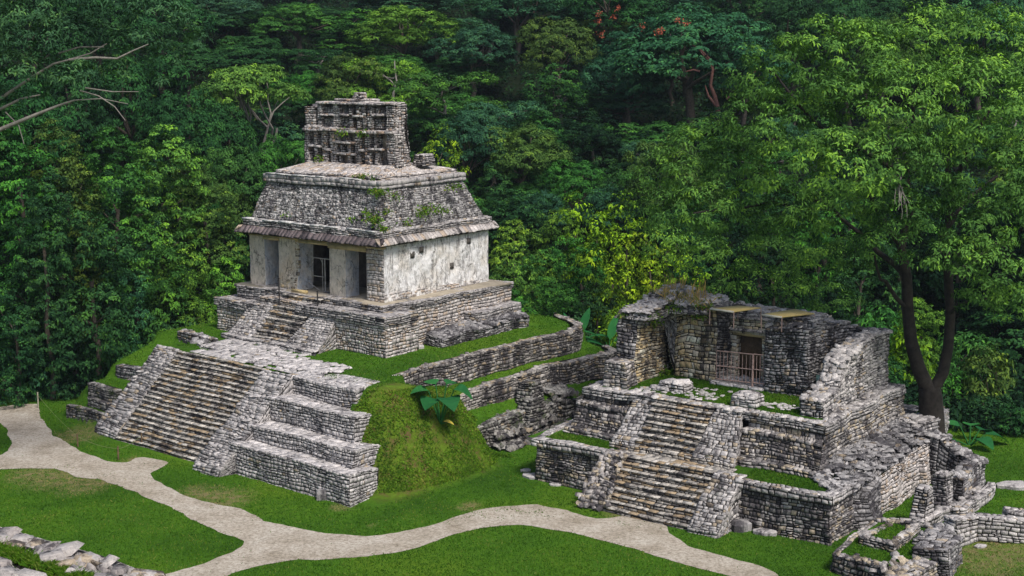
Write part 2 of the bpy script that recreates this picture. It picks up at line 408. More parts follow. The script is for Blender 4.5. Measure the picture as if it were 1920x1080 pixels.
def leaf_mat(name, stops, trans=.16, usecol=True):
    """leaves: tint = leaf to leaf variation, object colour = the species' own green"""
    m, n, l, b = new_mat(name)
    at = nd(n, 'ShaderNodeAttribute', attribute_name='tint')
    c = ramp(n, l, at.outputs['Fac'], stops)
    if usecol:
        oi = n.new('ShaderNodeObjectInfo')
        c = mix(n, l, 1.0, c, oi.outputs['Color'], 'MULTIPLY')
    b.inputs['Roughness'].default_value = .75; b.inputs['Specular IOR Level'].default_value = .08
    l.new(c, b.inputs['Base Color'])
    tr = n.new('ShaderNodeBsdfTranslucent')
    c2 = mix(n, l, 1.0, c, (1.2, 1.3, .5), 'MULTIPLY'); l.new(c2, tr.inputs['Color'])
    mx = n.new('ShaderNodeMixShader'); mx.inputs[0].default_value = trans
    l.new(b.outputs[0], mx.inputs[1]); l.new(tr.outputs[0], mx.inputs[2])
    l.new(mx.outputs[0], n['Material Output'].inputs['Surface'])
    return m
M_LEAF = leaf_mat('leaves', [(0, (.22, .3, .32)), (.45, (.85, .9, .9)), (.8, (1.5, 1.4, 1.1)), (1, (2.5, 2.1, 1.1))])
M_GRASS = leaf_mat('grass_blades', [(0, (.028, .085, .006)), (.5, (.052, .145, .009)), (.85, (.1, .195, .013)), (1, (.24, .23, .08))], .25, False)
M_WEED = leaf_mat('weed_leaves', [(0, (.035, .075, .01)), (.45, (.075, .165, .012)), (.8, (.13, .25, .016)), (1, (.22, .19, .05))], .25, False)
M_STRAW = leaf_mat('dry_grass_blades', [(0, (.1, .17, .03)), (.5, (.34, .28, .1)), (1, (.55, .36, .15))], .25, False)
M_BIGLEAF = leaf_mat('broad_glossy_leaf', [(0, (.012, .07, .025)), (.5, (.02, .12, .035)), (1, (.045, .2, .045))], .2, False)
M_BARK = flat_mat('bark', (.09, .075, .06), .9, .5, 5, bmp=.8)
M_PALEBARK = flat_mat('pale_bark', (.2, .185, .165), .9, .3, 5, bmp=.6)
M_REDBARK = flat_mat('red_bark', (.15, .07, .058), .8, .35, 5, bmp=.6)
M_FLOWER = flat_mat('red_flowers', (.3, .07, .035), .7, .4, 3)

# ------------------------------------------------------------------ terrain
def sst(a, b, x):
    t = np.clip((x - a) / (b - a), 0, 1); return t * t * (3 - 2 * t)
def poly_dist_x(y, pts):
    pts = np.array(pts, float); return np.interp(y, pts[:, 1], pts[:, 0])
W1 = [(8.4, 5.0), (7.1, 8.8), (7.9, 11.5), (8.3, 14.4), (7.9, 20.6), (8.1, 25.6), (6.2, 28.4)]       # plateau edge (upper retaining wall), tall temple's frame
W2 = [(9.3, 12.6), (9.7, 14.2), (9.6, 17.4), (9.75, 21.0), (10.5, 26.6), (9.4, 29.6)]
W3 = [(10.9, 13.2), (11.3, 14.2), (11.25, 18.4), (11.5, 21.1), (11.3, 24.0), (11.0, 27.0)]
def noise2(x, y, s, seed=0):
    return (np.sin(x * s + seed) * np.cos(y * s * 1.3 + seed * 2) + .5 * np.sin(x * s * 2.3 + y * s * 1.1 + seed) + .25 * np.cos(x * s * 4.7 - y * s * 3.9 + seed * 3)) / 1.75
def height(x, y):
    """ground level of the place"""
    x = np.asarray(x, float); y = np.asarray(y, float)
    l = FS.loc(np.stack([x, y], -1)); u, v = l[..., 0], l[..., 1]
    # wooded hill behind
    z = np.clip(y - 108 - .15 * np.abs(x), 0, None) * .34 + np.clip(y - 150, 0, None) * .06
    z = np.maximum(z, np.clip(-x - 44 + (y - 96) * .25, 0, None) * .45 * sst(70, 100, y))
    z = np.minimum(z, 38 + .02 * (z - 38))
    z = z + sst(118, 150, y) * 2.0 * noise2(x, y, .06, 1)
    # gentle rise of the east and middle lawn
    g = .8 * sst(76, 92, y) * sst(-8, 2, x)
    # plateau of the tall temple
    top = 5.12 + .25 * sst(6, 12, v)
    rampv = np.interp(v, [.5, 1.5, 3.0, 4.6, 5.5], [-.6, .6, 1.95, 3.4, 5.15])
    plat = np.minimum(top, rampv)
    w1, w2, w3 = poly_dist_x(v, W1) - .34, poly_dist_x(v, W2) - .34, poly_dist_x(v, W3) - .4
    t2 = np.where(u < w1, top, np.where(u < w2, 4.0 - .3 * sst(0, 1.5, u - w1), np.where(u < w3, 2.75 - .8 * (u - w2) / np.maximum(w3 - w2, .3), g)))
    # grassy mound that replaces the fallen corner
    dr = np.maximum(8.6 - u, -5.2)
    rr_ = (np.clip((u - 8.5) / 5.3, 0, 9) ** 2.2 + np.abs((v - 8.0) / 7.0) ** 2.2) ** (1 / 2.2)
    mound = 5.15 * (1 - sst(.28, 1.08, rr_)) + .12 * noise2(u, v, 1.1, 8) * sst(1.1, .8, rr_) * sst(.2, .4, rr_)
    mound = np.minimum(mound, 5.15 - 1.05 * sst(7.4, 9.2, v))
    mb = sst(14.5, 12.2, v + .3 * (u - 9))
    right = np.where(v < 15, np.maximum(np.where(v > 12.5, t2, g), mound * mb), t2)
    inside = (v > .4) & (u > -9) & (u < 12)
    z1 = np.where(u > np.where(v > 8.8, np.minimum(8.2, w1), 8.2), right, np.where(v < 5.6, plat, top))
    # left flank: low terraces
    lf = np.interp(v, [.9, 1.2, 1.9, 2.5, 3.9, 4.5, 7.8, 8.1, 30], [.1, 1.05, 1.3, 2.45, 2.6, 3.55, 4.6, 5.2, 5.3])
    z1 = np.where(u < -10.5, lf, z1)
    edge = sst(-18.5, -15.2, u + .0 * v)
    back = sst(31.8, 29.8, v)
    z1 = z1 * edge * back
    frontm = v > .42
    z1 = np.where(frontm, z1, 0)
    gl = 0.0 * u
    return np.maximum(np.maximum(z, z1), np.maximum(g * (u > 8), gl))
def build_ground():
    xs = np.concatenate([np.arange(-420, -60, 10), np.arange(-60, -44, 1.6), np.arange(-44, 44, .34), np.arange(44, 60, 1.6), np.arange(60, 430, 10)])
    ys = np.concatenate([np.arange(-60, 40, 5), np.arange(40, 50, 1), np.arange(50, 118, .34), np.arange(118, 170, 1.6), np.arange(170, 700, 9)])
    X, Y = np.meshgrid(xs, ys); Zz = height(X, Y)
    V = np.stack([X, Y, Zz], -1).reshape(-1, 3)
    nx, ny = len(xs), len(ys)
    i = np.arange(ny - 1)[:, None] * nx + np.arange(nx - 1)[None]
    F = np.stack([i, i + 1, i + nx + 1, i + nx], -1).reshape(-1, 4)
    M = MB(); M.add(V, F, .5)
    o = M.build('ground', M_LAWN, smooth=True)
    tag(o, kind='structure', label='green lawn, terraces and wooded hillside')
    dry = np.zeros(len(V)); 
    for (px, py, z, r) in DRYSPOTS:
        p = P(px, py, z); dry = np.maximum(dry, 1 - sst(.2, 1.0, np.hypot((V[:, 0] - p[0]), (V[:, 1] - p[1]) * .8) / r))
    l = FS.loc(V[:, :2]); u, v = l[:, 0], l[:, 1]
    wild = sst(8.2, 9.4, u) * (1 - sst(13.0, 14.4, u)) * sst(.2, 2.5, v - .25 * (u - 9)) * (1 - sst(11.5, 13.5, v + .3 * (u - 9)))
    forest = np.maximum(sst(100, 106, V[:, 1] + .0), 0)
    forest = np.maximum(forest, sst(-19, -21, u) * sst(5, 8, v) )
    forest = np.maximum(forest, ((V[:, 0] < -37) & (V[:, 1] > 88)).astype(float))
    for nm, a in (('dry', dry), ('wild', wild), ('forest', forest)):
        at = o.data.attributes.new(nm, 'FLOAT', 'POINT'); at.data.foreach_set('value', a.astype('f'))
    return o
DRYSPOTS = [(110, 893, 0, 3.2), (160, 905, 0, 2.6), (60, 890, 0, 2.2), (415, 935, 0, 2.4), (370, 925, 0, 1.8), (200, 900, 0, 1.5), (460, 645, 5.3, 1.6), (1780, 1010, 0, 2.5), (1700, 870, .5, .1),
            (640, 950, 0, .9), (1860, 1030, 0, 3.5), (1840, 1050, 0, 3), (245, 862, 0, .8), (700, 985, 0, .3), (880, 950, 0, 1.0), (1160, 965, 0, 1.2), (150, 815, 0, 2.4)]
ground = build_ground()

# ------------------------------------------------------------------ path
PATH_UP = [(-160, 790), (-60, 775), (0, 763), (40, 758), (70, 757), (76, 782), (100, 815), (150, 845), (200, 865), (240, 868), (262, 856), (300, 862), (322, 868), (300, 878), (279, 888), (288, 900), (312, 914), (350, 930), (400, 944), (445, 952), (500, 976), (560, 992), (600, 999), (640, 1003), (700, 1005), (760, 998), (820, 982), (858, 968), (900, 956), (955, 949), (1010, 946), (1060, 958), (1115, 973), (1150, 972), (1185, 962), (1215, 970), (1250, 985), (1258, 1004), (1290, 1024), (1360, 1044), (1420, 1060), (1465, 1082), (1480, 1110)]
PATH_LO = [(1430, 1110), (1375, 1082), (1300, 1062), (1240, 1045), (1150, 1018), (1080, 1000), (1000, 987), (955, 984), (900, 990), (840, 1006), (780, 1028), (720, 1040), (640, 1048), (560, 1049), (500, 1058), (450, 1070), (400, 1090), (330, 1120), (240, 1105), (300, 1080), (370, 1060), (425, 1040), (452, 1026), (455, 1016), (440, 1006), (410, 997), (360, 974), (300, 944), (235, 914), (190, 901), (145, 896), (120, 884), (95, 878), (50, 878), (0, 880), (-100, 882), (-160, 870), (-60, 862), (0, 856), (16, 845), (20, 832), (12, 808), (0, 792), (-60, 800)]
def wiggle(pts, amp=.11, step=.35):
    w3 = [P(a, b, 0)[:2] for a, b in pts]; out = []
    for i in range(len(w3)):
        a, b = w3[i], w3[(i + 1) % len(w3)]; n = max(1, int(np.linalg.norm(b - a) / step))
        for k in range(n):
            out.append(a + (b - a) * k / n + rng.normal(0, amp, 2))
    out = np.array(out)
    return (out + np.roll(out, 1, 0) + np.roll(out, -1, 0)) / 3
path_poly = wiggle(PATH_UP + PATH_LO)
def build_path():
    pts = [Vector((p[0], p[1], .02)) for p in path_poly]
    tris = tessellate_polygon([pts])
    me = bpy.data.meshes.new('path')
    me.from_pydata([tuple(p) for p in pts], [], [tuple(t) for t in tris]); me.update()
    if me.polygons[0].normal.z < 0: me.flip_normals()
    me.materials.append(M_PATH)
    o = bpy.data.objects.new('path', me); C.objects.link(o)
    tag(o, 'pale gravel path winding across the lawn', kind='structure')
build_path()
def in_poly(x, y, poly):
    inside = np.zeros(len(x), bool); n = len(poly); j = n - 1
    for i in range(n):
        xi, yi = poly[i]; xj, yj = poly[j]
        c = ((yi > y) != (yj > y)) & (x < (xj - xi) * (y - yi) / (yj - yi + 1e-12) + xi)
        inside ^= c; j = i
    return inside

# ------------------------------------------------------------------ blades and leaves
def blades(M, p, h=.09, wd=.03, lean=.5, tint=(0, 1), mi=0, tints=None):
    """grass blades: one thin kinked quad each, standing at the points p"""
    n = len(p); yaw = rng.uniform(0, 2 * PI, n); hh = h * rng.uniform(.5, 1.3, n)
    a = np.stack([np.cos(yaw), np.sin(yaw), np.zeros(n)], 1) * wd * .5
    ln_ = rng.normal(0, lean, (n, 2)) * hh[:, None]
    tip = p + np.concatenate([ln_, hh[:, None]], 1)
    mid = p + np.concatenate([ln_ * .35, hh[:, None] * .6], 1)
    V = np.stack([p - a, p + a, mid + a * .7, tip], 1).reshape(-1, 3)
    F = np.arange(n * 4).reshape(-1, 4)
    M.add(V, F, rng.uniform(tint[0], tint[1], n) if tints is None else tints, mi)
def leaves(M, p, nrm, ln_=.4, wd=.18, tint=None, droop=.3, spread=.7, mi=0):
    """leaf cards: folded pointed quads"""
    n = len(p)
    nn = nrm + rng.normal(0, spread * .6, (n, 3)); nn /= np.linalg.norm(nn, axis=1)[:, None] + 1e-9
    t = rng.normal(0, 1, (n, 3)); t[:, 2] -= droop * 2
    t -= nn * (t * nn).sum(1)[:, None]; t /= np.linalg.norm(t, axis=1)[:, None] + 1e-9
    b = np.cross(nn, t)
    L = (ln_ * rng.uniform(.6, 1.3, n))[:, None]; Wd = (wd * rng.uniform(.7, 1.2, n))[:, None]
    V = np.stack([p, p + t * L * .45 + b * Wd * .5 + nn * L * .06, p + t * L - np.array([0, 0, 1]) * L * .15, p + t * L * .45 - b * Wd * .5 + nn * L * .06], 1).reshape(-1, 3)
    M.add(V, np.arange(n * 4).reshape(-1, 4), rng.uniform(0, 1, n) if tint is None else tint, mi)

def build_grass():
    M = MB()
    n = 420000
    # denser near the camera side of what it sees
    y = 50 + (104 - 50) * rng.random(n) ** 1.15; x = (rng.random(n) * 2 - 1) * (y * .40 + 2)
    z = height(x, y)
    l = FS.loc(np.stack([x, y], -1)); u, v = l[:, 0], l[:, 1]
    lr = FR.loc(np.stack([x, y], -1)); a, b = lr[:, 0], lr[:, 1]
    inp = in_poly(x, y, path_poly); pm = np.zeros(n)
    for (px, py, r) in ((885, 968, 1.3), (925, 962, 1.5), (965, 958, 1.5), (1000, 962, 1.3), (1030, 966, 1.0), (300, 880, .9), (1175, 978, 1.2), (1215, 985, 1.2), (270, 900, 1.2), (845, 980, 1.0), (400, 948, .8), (110, 880, 1.2), (200, 895, 1.2)):
        q = P(px, py, 0); pm = np.maximum(pm, 1 - sst(.3, 1, np.hypot(x - q[0], y - q[1]) / r))
    keep = ~inp | (rng.random(n) < pm * .4 * (noise2(x, y, 2.4, 9) > -.1)) | (rng.random(n) < .006)
    keep &= ~((u > -12.2) & (u < 2.7) & (v > -.2) & (v < 6.2)) & ~((u > -12) & (u < 12) & (v > .3) & (v < 5.6) & (u < 12.4 - .9 * v))
    keep &= ~((u > -14) & (u < 4.3) & (v > 11.3) & (v < 27))
    keep &= ~((a > -13.5) & (a < 5.6) & (b > 2.4) & (b < 18)) & ~((a > -8.2) & (a < .7) & (b > .1) & (b < 3))
    keep &= ~((x < -37) & (y > 95))
    x, y, z, u, v = x[keep], y[keep], z[keep], u[keep], v[keep]
    wild = (u > 9) & (u < 13.5) & (v > 1) & (v < 12)
    p = np.stack([x, y, z - .01], 1)
    k = ~wild
    patch = .46 + .22 * noise2(x, y, .35, 3) + .2 * noise2(x, y, 1.3, 6) + rng.normal(0, .24, len(x))
    dry = np.zeros(len(x))
    for (px, py, zz, r) in DRYSPOTS:
        q = P(px, py, zz); dry = np.maximum(dry, 1 - sst(.2, 1.0, np.hypot(x - q[0], (y - q[1]) * .8) / r))
    patch = np.where(rng.random(len(x)) < dry * .55, 1.0, np.clip(patch, 0, .93))
    k &= ~(rng.random(len(x)) < dry * .45)
    blades(M, p[k], .085, .05, .6, tints=patch[k])
    o = M.build('grass', M_GRASS)
    tag(o, 'short mown green grass covering the lawns', 'grass', kind='stuff')
    # weeds over the mound
    M = MB(); n = 26000
    u = rng.uniform(8.6, 13.8, n); v = rng.uniform(.8, 13, n)
    wx = FS.o[0] + u * FS.c - v * FS.s; wy = FS.o[1] + u * FS.s + v * FS.c
    z = height(wx, wy); k = (z > .12) & (z < 5.0) & ~((u < 12.6 - .95 * v) & (v < 5)) & (noise2(wx, wy, 1.6, 5) > -.35 + rng.normal(0, .3, n))
    p = np.stack([wx, wy, z + .03], 1)[k]
    cl = np.clip(.5 + .4 * noise2(p[:, 0], p[:, 1], .9, 2) + rng.normal(0, .2, len(p)), 0, 1)
    nr = np.tile([0.3, -.5, .9], (len(p), 1))
    kk = rng.random(len(p)) < .45
    leaves(M, p[kk], nr[kk], .15, .1, tint=cl[kk], droop=-.1, spread=.9)
    blades(M, p, .13, .045, .7, tints=np.clip(cl + .1, 0, .93))
    o = M.build('ground_cover', M_WEED)
    tag(o, 'low leafy weeds covering the steep mound beside the stepped walls', 'weeds', kind='stuff')
build_grass()

# ------------------------------------------------------------------ stepped pyramid base with its wide stair
def slope_quad(x0, x1, y0, z0, y1, z1): return [(x0, y0, z0), (x1, y0, z0), (x1, y1, z1), (x0, y1, z1)]
def stair(parent, mat, name, x0, x1, ya, yb, za, zb, n, xb0=None, xb1=None, warp=.05):
    """a flight: an Empty that parents one mesh per step"""
    root = bpy.data.objects.new(name, None); C.objects.link(root); root.parent = parent; root.empty_display_size = .3
    xb0 = x0 if xb0 is None else xb0; xb1 = x1 if xb1 is None else xb1
    dy = (yb - ya) / n; dz = (zb - za) / n
    for i in range(n):
        M = MB()
        a0 = x0 + (xb0 - x0) * i / n; a1 = x1 + (xb1 - x1) * i / n
        y = ya + dy * i; z = za + dz * i
        j = rng.normal(0, .012)
        stones(M, [(a0, y + j, z), (a1, y + j, z), (a1, y + j + .02, z + dz), (a0, y + j + .02, z + dz)], ch=dz * .52, ln=.42, dep=.05, tint=(.0, .75), wave=.1)
        stones(M, [(a0, y + j - .04, z + dz), (a1, y + j - .04, z + dz), (a1, y + dy, z + dz + .01), (a0, y + dy, z + dz + .01)], ch=dy, ln=.48, dep=.05, tint=(.45, 1), wave=0)
        M.build('step', mat, root, warp=warp)
    return root

pyr = empty('stepped_pyramid', FS)
tag(pyr, 'stepped stone pyramid base with a wide steep stair, under the tall temple', 'pyramid')
stair(pyr, M_STAIR, 'staircase', -9.35, 0.0, .25, 5.25, -.05, 5.1, 20, xb0=-9.0, xb1=.15)
def balustrade(x0, x1, y0, y1, z1, outer, name, mat, xt0=None, xt1=None, z0=.35):
    xt0 = x0 if xt0 is None else xt0; xt1 = x1 if xt1 is None else xt1
    M = MB()
    kw = dict(ch=.2, ln=.5, dep=.15, jit=.5, tint=(.05, .8), wave=.35)
    stones(M, [(x0, y0, z0), (x1, y0, z0), (xt1, y1, z1 + .2), (xt0, y1, z1 + .2)], **kw)
    stones(M, [(x0, y0 - .1, -.1), (x1, y0 - .1, -.1), (x1, y0, z0), (x0, y0, z0)], ch=.18, ln=.35, dep=.1)
    for (xa, xb, flip) in ((x1, xt1, 0), (x0, xt0, 1)):
        a, b_, c_, d_ = (xa, y0, -.1), (xb, y1, -.1), (xb, y1, z1 + .2), (xa, y0, z0)
        q = [a, b_, c_, d_] if not flip else [b_, a, d_, c_]
        stones(M, q, ch=.2, ln=.34, dep=.08, tint=(0, .9))
    rubble(M, [(x0, y0, z0 + .03), (x1, y0, z0 + .03), (xt1, y1, z1 + .22), (xt0, y1, z1 + .22)], int(abs(x1 - x0) * (y1 - y0) * 2.5), .34, .05, tilt=.1, lift=.04)
    return M.build(name, mat, pyr, warp=.08)
balustrade(0.05, 2.55, -.75, 4.6, 5.0, 1, 'balustrade', M_TIER, .35, 2.9)
balustrade(-11.9, -9.4, .35, 5.3, 5.0, 0, 'balustrade', M_STONE, -11.4, -9.1)
# four tiers right of the stair
tiers = [(.3, 0, 1.82, 12.4, 2.4), (1.55, 1.6, 2.72, 11.4, 3.6), (3.0, 2.4, 4.1, 10.05, 5.2), (4.6, 3.8, 5.14, 8.5, 6.4)]
for i, (y, z0, z1, xe, yb) in enumerate(tiers):
    M = MB()
    c = [(2.3, y), (xe, y - .05), (xe - .35, yb + .3), (2.3, yb)]
    nb = 2.6 if i < 3 else 2.4
    block(M, [(2.3, y), (xe, y - .05), (xe - .5, y + nb), (2.3, y + nb)], z0 - .2, [z1, z1, z1 - .35 * (i != 3), z1], inset=0, sides='01', ch=.2, ln=.31, dep=.065, tint=(.05, 1), topkw=dict(ch=.42, ln=.5, tint=(.4, 1), dep=.05))
    M.build('terrace_wall', M_TIER, pyr, warp=.06)
# left flank, low ruined terraces
for (x0, x1, y, z0, z1, yb, mt) in ((-14.6, -11.6, 4.0, 2.3, 3.6, 4.6, M_DARK), (-15.1, -11.8, 2.05, 1.2, 2.55, 2.6, M_MOSSY), (-16.0, -11.8, .95, .2, 1.15, 1.3, M_MOSSY), (-14.3, -11.8, 1.5, .9, 1.75, 1.9, M_MOSSY)):
    M = MB()
    block(M, [(x0, y), (x1, y), (x1, yb), (x0, yb)], z0 - .4, z1, sides='013', ch=.17, ln=.3, dep=.08, tint=(0, .8))
    M.build('terrace_wall', mt, pyr, warp=.08)
# paving on top of the stair
M = MB()
stones(M, [(-8.0, 5.25, 5.2), (2.6, 5.2, 5.16), (1.2, 6.5, 5.22), (-7.6, 6.6, 5.24)], ch=.5, ln=.6, dep=.05, tint=(.4, 1), mortar=False, drop=.12)
stones(M, [(-8.6, 6.6, 5.3), (-4.4, 6.6, 5.28), (-3.2, 11, 5.42), (-8.8, 11, 5.42)], ch=.42, ln=.6, dep=.06, tint=(.5, 1), mortar=False, drop=.06)
stones(M, [(-8.7, 6.55, 5.05), (-4.2, 6.55, 5.05), (-4.2, 6.6, 5.3), (-8.7, 6.6, 5.3)], ch=.12, ln=.5, dep=.08, tint=(.3, 1))
stones(M, [(2.4, 4.75, 5.18), (8.4, 4.75, 5.18), (8.1, 6.0, 5.2), (2.4, 6.0, 5.22)], ch=.35, ln=.45, dep=.05, tint=(.4, 1), mortar=False, drop=.25)
nn = 230; uu = rng.uniform(-4.5, 4.2, nn); vv = 6.4 + rng.random(nn) ** 1.3 * 4.0; vv = np.where(uu > -1, 6.0 + (vv - 6.4) * .55, vv)
for a, b in zip(uu, vv): rubble(M, [(a, b, 5.24), (a + .1, b, 5.24), (a + .1, b + .1, 5.26), (a, b + .1, 5.26)], 1, .52, .05, tilt=.08, tint=(.55, 1))
M.build('paving', M_TIER, pyr)

# ------------------------------------------------------------------ tall temple
tem = empty('stone_temple', FS); tem.location.z = 0
tag(tem, 'tall pale stone temple with mansard roof and pierced roof comb, on the grassy pyramid', 'temple')
M = MB()
kb = dict(ch=.2, ln=.3, dep=.05, tint=(.25, 1))
kc = dict(ch=.14, ln=.5, dep=.06, tint=(0, .7))
block(M, [(-12.85, 11.35), (-7.6, 11.35), (-7.6, 14.4), (-12.8, 14.4)], 4.6, 6.95, inset=.0, sides='03', top=False, **kb)
block(M, [(-4.0, 11.35), (4.15, 11.3), (4.1, 14.4), (-4.0, 14.4)], 4.9, 7.4, sides='01', top=False, **kb)
block(M, [(-12.2, 14.4), (3.0, 14.4), (2.35, 26.0), (-12.2, 26)], 4.9, 7.95, sides='123', top=False, **kb)
block(M, [(-8.4, 11.6), (-3.5, 11.6), (-3.5, 12.6), (-8.4, 12.6)], 5, 8.0, sides='0', top=True, **kc)
M.build('platform_wall', M_TEMPLE, tem, warp=.05)
M = MB()
block(M, [(-13.0, 11.25), (-7.6, 11.25), (-7.6, 14.5), (-13.0, 14.5)], 6.95, 7.5, sides='0123', **kc)
block(M, [(-4.2, 11.2), (4.25, 11.15), (4.2, 14.3), (-4.2, 14.3)], 7.42, 7.98, sides='0123', **kc)
block(M, [(-11.95, 12.45), (2.75, 12.4), (2.7, 14.5), (-11.95, 14.5)], 7.45, 8.38, sides='0123', **kc)
block(M, [(-12.3, 14.3), (3.1, 14.3), (2.4, 26.1), (-12.3, 26.1)], 7.97, 8.36, sides='0123', ch=.15, ln=.5, dep=.07, tint=(.1, .8))
M.build('platform_cornice', M_STONE, tem, warp=.05)
stair(tem, M_STAIR, 'staircase', -7.0, -3.6, 9.7, 12.4, 5.35, 8.3, 8, xb0=-6.5, xb1=-2.6)
def tb(x0, x1, xt0, xt1):
    M = MB()
    stones(M, [(x0, 9.7, 5.6), (x1, 9.7, 5.6), (xt1, 12.0, 8.0), (xt0, 12.0, 8.0)], ch=.2, ln=.32, dep=.08, tint=(.2, 1))
    stones(M, [(x0, 9.65, 5.1), (x1, 9.65, 5.1), (x1, 9.7, 5.6), (x0, 9.7, 5.6)], ch=.2, ln=.4, dep=.08)
    stones(M, [(x1, 9.7, 5.1), (xt1, 12.0, 5.1), (xt1, 12.0, 8.0), (x1, 9.7, 5.6)], ch=.2, ln=.34, dep=.07, tint=(0, .9))
    M.quad([(x0, 9.7, 5.1), (xt0, 12.0, 5.1), (xt0, 12.0, 8.0), (x0, 9.7, 5.6)])
    return M.build('balustrade', M_STONE, tem, warp=.06)
tb(-9.6, -7.0, -8.9, -6.5); tb(-3.6, -.3, -2.6, -.6)
M = MB(); stones(M, [(-9.8, 9.2, 5.2), (-.1, 9.2, 5.15), (-.1, 9.25, 5.55), (-9.8, 9.25, 5.6)], ch=.18, ln=.5, dep=.08); stones(M, [(-9.8, 9.25, 5.58), (-.1, 9.25, 5.55), (-.3, 9.9, 5.6), (-9.6, 9.9, 5.62)], ch=.3, ln=.5, dep=.05, tint=(.3, 1))
M.build('plinth', M_STONE, tem, warp=.07)
# floor, inner room
M = MB(); M.box((-12.4, 12.6, 8.2), (2.5, 25.8, 8.40), .5)
M.build('floor', flat_mat('floor_plaster', (.3, .26, .2), .9, .3, 2), tem)
WZ0, WZ1 = 8.4, 12.15
xr = lambda y: 1.9 - (y - 13.5) * .095          # outer face of the right wall
def grid_wall(M, P4, nu, nv, amp, tint=.5, mi=0):
    P4 = [np.asarray(p, float) for p in P4]
    u, v = np.meshgrid(np.linspace(0, 1, nu), np.linspace(0, 1, nv)); p = bil(P4, u, v)
    nr = np.cross(P4[1] - P4[0], P4[3] - P4[0]); nr /= np.linalg.norm(nr)
    W = np.linalg.norm(P4[1] - P4[0]); Hh = np.linalg.norm(P4[3] - P4[0])
    e = np.minimum(1, 12 * np.minimum(u, 1 - u)) * np.minimum(1, 12 * np.minimum(v, 1 - v))
    k = rng.uniform(0, 6, 6)
    d = (np.sin(u * W * 2.1 + k[0] + np.sin(v * Hh * 1.7)) * np.sin(v * Hh * 2.7 + k[1]) + .6 * np.sin(u * W * 5.2 + k[2] + 1.4 * np.sin(v * Hh * 4 + k[3])) * np.sin(v * Hh * 6.1 + k[4]) + .5 * rng.normal(0, .6, u.shape)) * e * amp
    V = (p + nr * d[..., None]).reshape(-1, 3)
    i = np.arange(nv - 1)[:, None] * nu + np.arange(nu - 1)[None]
    M.add(V, np.stack([i, i + 1, i + nu + 1, i + nu], -1).reshape(-1, 4), tint, mi)
def pier(x0, x1, name='pier', broken=False):
    M = MB()
    y0, y1 = 13.5, 14.75
    a = -.12 if broken else 0
    grid_wall(M, [(x0, y0, WZ0), (x1 + (a * 3), y0, WZ0), (x1, y0 + .02, WZ1), (x0, y0 + .02, WZ1)], 16, 26, .03, .5, 0)
    grid_wall(M, [(x1 + a * 3, y0, WZ0), (x1 + a, y1, WZ0), (x1, y1, WZ1), (x1, y0 + .02, WZ1)], 10, 26, .02 + .05 * broken, .5, 1)
    M.quad([(x0, y1, WZ0), (x0, y0, WZ0), (x0, y0 + .02, WZ1), (x0, y1, WZ1)], .5, 1)
    M.quad([(x1 + a, y1, WZ0), (x0, y1, WZ0), (x0, y1, WZ1), (x1, y1, WZ1)], .5, 1)
    if broken:
        stones(M, [(x0 + .1, y0 - .01, WZ0 + .02), (x1 - .4, y0 - .01, WZ0 + .02), (x1 - .4, y0, WZ0 + .9), (x0 + .1, y0, WZ0 + .7)], ch=.16, ln=.25, dep=.05, mortar=False, drop=.3, mi=2)
        stones(M, [(x1 - .5, y0 - .0, WZ0 + 1.0), (x1 - .02, y0 - .0, WZ0 + 1.0), (x1 - .02, y0, WZ1 - .1), (x1 - .5, y0, WZ1 - .1)], ch=.2, ln=.25, dep=.05, mortar=False, drop=.35, mi=2)
    return M.build(name, [M_PIER, M_JAMB, M_CREAM], tem, warp=.03)
pier(-11.6, -10.0); pier(-8.5, -6.25, broken=True); pier(-3.3, -1.75); 
M = MB()
stones(M, [(.28, 13.5, WZ0), (xr(13.5), 13.5, WZ0), (xr(13.5), 13.5, WZ1), (.28, 13.5, WZ1)], ch=.22, ln=.36, dep=.03, tint=(.55, .95), gap=.012)
M.quad([(.28, 14.75, WZ0), (.28, 13.5, WZ0), (.28, 13.5, WZ1), (.28, 14.75, WZ1)], .5)
M.build('pier', M_TEMPLE, tem, warp=.02)
M = MB()
grid_wall(M, [(xr(13.5), 13.5, WZ0), (xr(25.2), 25.2, WZ0), (xr(25.2), 25.2, WZ1), (xr(13.5), 13.5, WZ1)], 110, 42, .035)
M.box((-11.6, 24.3, WZ0), (xr(25.2) - .01, 25.2, WZ1), .5); M.box((-11.6, 14.75, WZ0), (-10.7, 24.3, WZ1), .5)
M.quad([(xr(14.75) - .9, 24.3, WZ0), (xr(14.75) - .9, 13.6, WZ0), (xr(14.75) - .9, 13.6, WZ1), (xr(14.75) - .9, 24.3, WZ1)], .5)
for (y, z) in ((16.2, 11.05), (17.2, 11.3), (22.6, 11.35), (20.6, 9.8)):
    x = xr(y) + .0
    M.hexa([(x - .2, y, z), (x + .035, y, z), (x + .035, y + .42, z), (x - .2, y + .42, z), (x - .2, y, z + .42), (x + .035, y, z + .42), (x + .035, y + .42, z + .42), (x - .2, y + .42, z + .42)], -1.0)
side = M.build('side_wall', M_WHITE, tem, warp=.03)
M = MB(); stones(M, [(xr(13.5) + .03, 13.45, WZ0), (xr(25) + .03, 25, WZ0), (xr(25) + .03, 25, WZ0 + .25), (xr(13.5) + .03, 13.5, WZ0 + .6)], ch=.16, ln=.33, dep=.05, mortar=False, drop=.35, tint=(.5, 1))
M.build('wall_footing', M_TEMPLE, tem, warp=.04)
M = MB()
for (a, b) in ((-10.7, -8.2), (-6.2, -3.4), (-1.6, .9)): M.box((a, 17.3, WZ0), (b, 18.0, WZ1), .5)
M.box((-10.7, 20.2, WZ0), (.9, 20.6, WZ1), .5)
M.build('inner_wall', flat_mat('inner_room_plaster', (.16, .13, .12), .95, .5, 2), tem)
